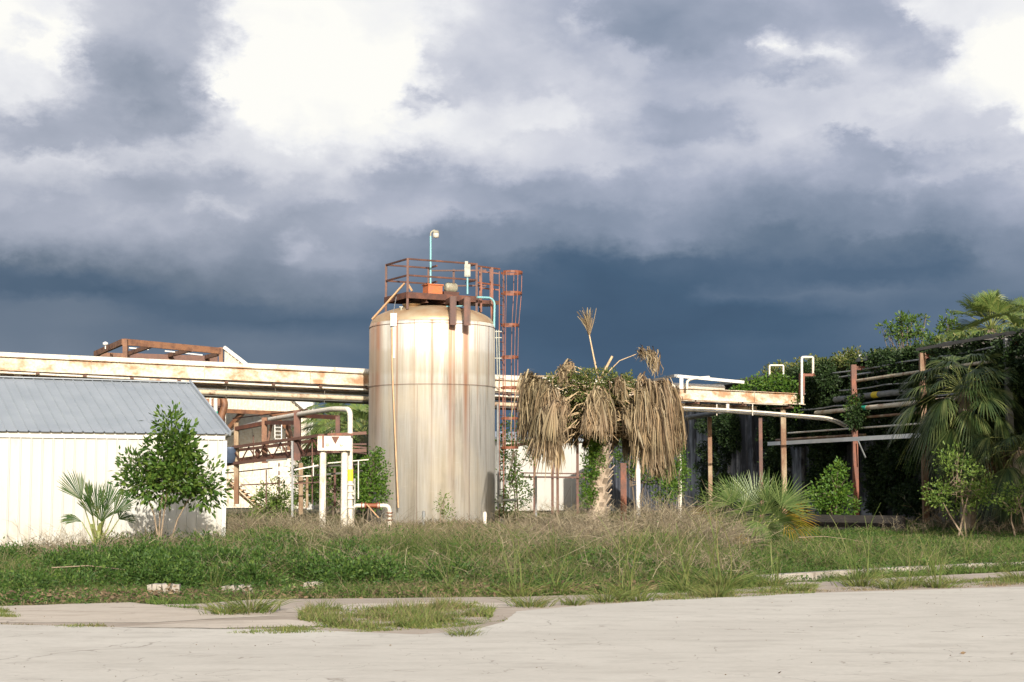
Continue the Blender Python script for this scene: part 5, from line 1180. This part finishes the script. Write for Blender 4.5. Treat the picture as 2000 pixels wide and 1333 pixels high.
for px in range(90, 440, 22): cl.append((px, 1092+random.uniform(-6,8), .3, 20, .62, random.uniform(-.5,.5)))
cl += [(130,1098,.3,34,.8,-.8),(230,1105,.3,34,.75,.9),(180,1100,.3,24,.6,.4),(290,1095,.2,10,.7,-.4)]
cl += [(1880,1030,.4,46,.95,.0),(1850,1035,.3,36,.9,.1),(1760,1040,.5,24,.6,.0),(1950,1045,.6,30,.5,.0),(1990,1042,.5,30,.5,.0)]
brush('dry_brush', cl)
# fallen pale stalks (countable)
stalks = [((250,1085),(300,1122),.02,'pale fallen stalk in the weeds before the small tree'),((450,1062),(545,1090),.4,'long pale fallen stalk arching below the shed corner'),((440,1112),(525,1130),.1,'curved pale stalk lying over the weeds near the kerb'),((100,1140),(300,1136),.12,'long thin branch lying along the weed edge at the left'),((600,1095),(655,1135),.25,'thin green brown stalk leaning left of the twin posts'),((1020,1100),(1090,1020),.1,'diagonal grey stalk right of the tank'),((1560,1074),(1700,1070),.15,'fallen dry frond stalk on the lawn right of the palmetto')]
for (a, b, z, lb) in stalks:
    p0 = G(*a); p1 = G(*b) if b[1] > 1060 else P(b[0], b[1], p0.y+1.0); p0 = p0+Vector((0,0,z+.12)); p1 = p1+Vector((0,0,.1)) ; m = MB(); m.tube([p0, p0.lerp(p1,.35)+Vector((0,0,.07)), p0.lerp(p1,.7)+Vector((0,0,.05)), p1], [.009,.008,.007,.005], 6)
    tag(m.build('fallen_stalk', M['thintrunk'], None, p0), lb, 'stalk', 'fallen stalks in the weeds')
# seed-head grass plants and tufts by the lot edge
def tuft_mesh(name, n, h, spr, lean, mat, w=.010, stalks=0):
    r = bpy.data.objects.new(name, None); COL.objects.link(r); ORG[r.name] = Vector((0,0,0)); 
    b = RS.normal(size=(n,3))*A((spr,spr,0)); dr = nrmz(b+1e-4)*RS.uniform(.1,lean,size=(n,1))+A((0,0,1))+RS.normal(size=(n,3))*.15
    V, Q = ribbons(b, dr, h*RS.uniform(.4,1.1,size=n), np.full(n, w), nrmz(b+1e-4)*A((.5,.5,0))-A((0,0,.35)), 3); npmesh('blade', V, Q, M[mat], r)
    if stalks:
        n = stalks; b = RS.normal(size=(n,3))*A((spr*.5,spr*.5,0)); dr = RS.normal(size=(n,3))*A((.32,.2,0))+A((0,0,1)); L = RS.uniform(.55,1.0,size=n)*h*3.2
        V, Q = ribbons(b, dr, L, np.full(n, .0115), RS.normal(size=(n,3))*A((.30,.1,0))-A((0,0,.12)), 6, False); npmesh('seed_stalk', V, Q, M['tuft'], r)
    return r
protoT = [tuft_mesh('grass_tuft', 110, .26, .09, 1.0, 'tuft'), tuft_mesh('grass_tuft', 160, .34, .12, .9, 'tuft', .011)]
protoS = [tuft_mesh('tall_grass', 150, .42, .12, .9, 'tuft', .012, 18), tuft_mesh('tall_grass', 120, .36, .11, .9, 'tuft', .012, 12)]
ordn = ['first','second','third','fourth','fifth','sixth','seventh','eighth','ninth','tenth','eleventh','twelfth','thirteenth','fourteenth','fifteenth','sixteenth']
tl = [(440,1200,1.1),(490,1196,1.2),(905,1243,.8),(1035,1185,.9),(1120,1182,.9),(1185,1176,1.0),(1245,1174,1.2),(1400,1166,1.0),(1560,1155,1.0),(1740,1150,.9),(1860,1140,.9),(1990,1132,.9)]
for i, (px, py, s) in enumerate(tl):
    pr = protoT[i % 2]; loc = G(px, py); lb = 'low grass tuft at the edge of the concrete lot, %s from the left' % ordn[i]
    if i < 2: pr.location = loc; pr.scale = (s,s,s); tag(pr, lb, 'grass tuft', 'grass tufts along the lot edge')
    else: copy_tree(pr, loc, i*1.3, s, lb)
for pr in protoT: pr['category'] = 'grass tuft'; pr['group'] = 'grass tufts along the lot edge'
tl = [(420,1150,.55),(875,1160,.8),(1010,1165,.9),(1085,1160,1.1),(1225,1165,1.0),(1340,1155,1.1),(1405,1150,1.3),(1510,1145,.9),(1680,1145,1.1),(1775,1145,1.0),(1830,1148,.8),(1600,1110,.9),(1890,1100,.8)]
for i, (px, py, s) in enumerate(tl):
    pr = protoS[i % 2]; loc = G(px, py); lb = 'tall seeding grass clump rising near the kerb, %s from the left' % ordn[i]
    if i < 2: pr.location = loc; pr.scale = (s,s,s); pr['label'] = lb; pr['category'] = 'grass clump'; pr['group'] = 'tall grass clumps near the kerb'
    else:
        c = copy_tree(pr, loc, i*1.1, s, lb); c['category'] = 'grass clump'; c['group'] = 'tall grass clumps near the kerb'
# turf islands in the lot
def turf(name, poly, dens, h, mat, lb=None):
    p = g2(poly); x, y = scatter(p, dens); n = len(x); b = np.stack([x, y, np.full(n, .0)], 1)
    k = np.clip(vnoise(x, y, 3, 1)*1.4-.1, .08, 1.2); q = RS.uniform(size=n) < np.clip(vnoise(x,y,5,3)*2.2-.35,.1,1); x, y, b, k = x[q], y[q], b[q], k[q]; n = len(x)
    V, Q = ribbons(b, RS.normal(size=(n,3))*A((.5,.5,0))+A((0,0,1)), h*k*RS.uniform(.4,1.2,size=n), RS.uniform(.008,.014,size=n), RS.normal(size=(n,3))*.25-A((0,0,.2)), 2)
    tag(npmesh(name, V, Q, M[mat]), kind='stuff')
turf('turf_patch', [(590,1212),(640,1194),(760,1192),(900,1182),(950,1180),(940,1210),(700,1230)], 900, .14, 'drygrass')
turf('turf_patch', [(580,1210),(600,1192),(700,1190),(860,1186),(930,1178),(965,1190),(960,1212),(880,1222),(700,1232),(620,1222)], 2400, .15, 'tuft')
turf('turf_patch', [(360,1234),(500,1226),(680,1224),(900,1216),(1000,1212),(960,1216),(900,1226),(700,1236),(480,1242)], 2600, .075, 'tuft')
turf('turf_patch', [(110,1224),(200,1219),(215,1228),(90,1229)], 1500, .04, 'tuft')
turf('turf_patch', [(-40,1206),(0,1193),(60,1202),(30,1207)], 2200, .08, 'tuft')
turf('turf_patch', [(250,1172),(380,1178),(390,1190),(340,1188),(270,1176)], 1800, .12, 'grass')
turf('turf_patch', [(1260,1176),(1300,1158),(1500,1142),(1600,1142),(1590,1160),(1400,1172)], 1500, .09, 'tuft')
turf('turf_patch', [(1180,1182),(1300,1172),(1600,1157),(2050,1143),(2050,1138),(1600,1152),(1300,1166)], 900, .06, 'drygrass')
turf('turf_patch', [(1840,1148),(1900,1132),(2100,1122),(2100,1138)], 1500, .09, 'tuft')
turf('turf_patch', [(0,1183),(250,1178),(520,1170),(1000,1166),(1000,1158),(500,1160),(200,1168),(0,1172)], 900, .05, 'drygrass')
turf('turf_patch', [(0,1222),(300,1229),(300,1226),(0,1219)], 1500, .03, 'drygrass')
turf('turf_patch', [(380,1188),(470,1207),(500,1204),(410,1186)], 900, .05, 'tuft')
turf('turf_patch', [(1290,1163),(1500,1146),(1500,1128),(1290,1150)], 1500, .14, 'grass')
turf('turf_patch', [(1580,1140),(2050,1110),(2050,1100),(1580,1132)], 900, .12, 'grass')
# kerb pieces
kp = [((290,1157),(352,1156),'cracked white kerb stone at the left end of the weeds'),((435,1160),(492,1159),'broken white kerb block between green weeds'),((595,1152),(625,1152),'small buried kerb stone below the twin posts')]
for a, b, lb in kp:
    p0, p1 = G(*a), G(*b); m = MB(); z = Vector((0,0,.045)); n = 7
    for i in range(n): q0 = p0.lerp(p1, i/n)+z; q1 = p0.lerp(p1, (i+1)/n-.004)+z; m.bar(q0+Vector((0,random.uniform(-.015,.015),random.uniform(-.015,.012))), q1+Vector((0,0,random.uniform(-.015,.012))), .16, .13)
    tag(m.build('kerb_stone', M['kerb'], None, p0), lb, 'kerb stone')
m = MB(); pts = [G(*p) for p in [(1480,1136),(1560,1131),(1700,1122),(1850,1114),(2000,1108),(2200,1096),(2600,1075)]]
for a, b in zip(pts, pts[1:]): m.bar(a+Vector((0,0,.03)), b+Vector((0,0,.03)), .16, .13)
tag(m.build('kerb', M['kerb']), kind='structure')
# litter and pebbles on the lot
n = 330; px = RS.uniform(0,2000,n); py = 1140+RS.uniform(0,1,n)**1.5*190
pts = np.array([A(G(a,b,.028)) for a, b in zip(px, py)]); V, Q = leaves(pts, RS.normal(size=(n,3))*A((1,1,.05)), RS.uniform(.006,.022,size=n)*np.where(RS.uniform(size=n) > .97, 3.5, 1), .4, .1)
tag(npmesh('leaf_litter', V, Q, M['litter']), kind='stuff')
n = 2600; x, y = scatter(g2([(0,1184),(250,1179),(500,1171),(1000,1167),(1290,1160),(1290,1140),(900,1148),(0,1166)]), 160); n = len(x)
V, Q = leaves(np.stack([x, y, RS.uniform(0,.1,size=n)], 1), RS.normal(size=(n,3))*A((1,1,.3)), RS.uniform(.03,.09,size=n), .4); tag(npmesh('leaf_litter', V, Q, M['litter']), kind='stuff')
print('blades', n1, n2)
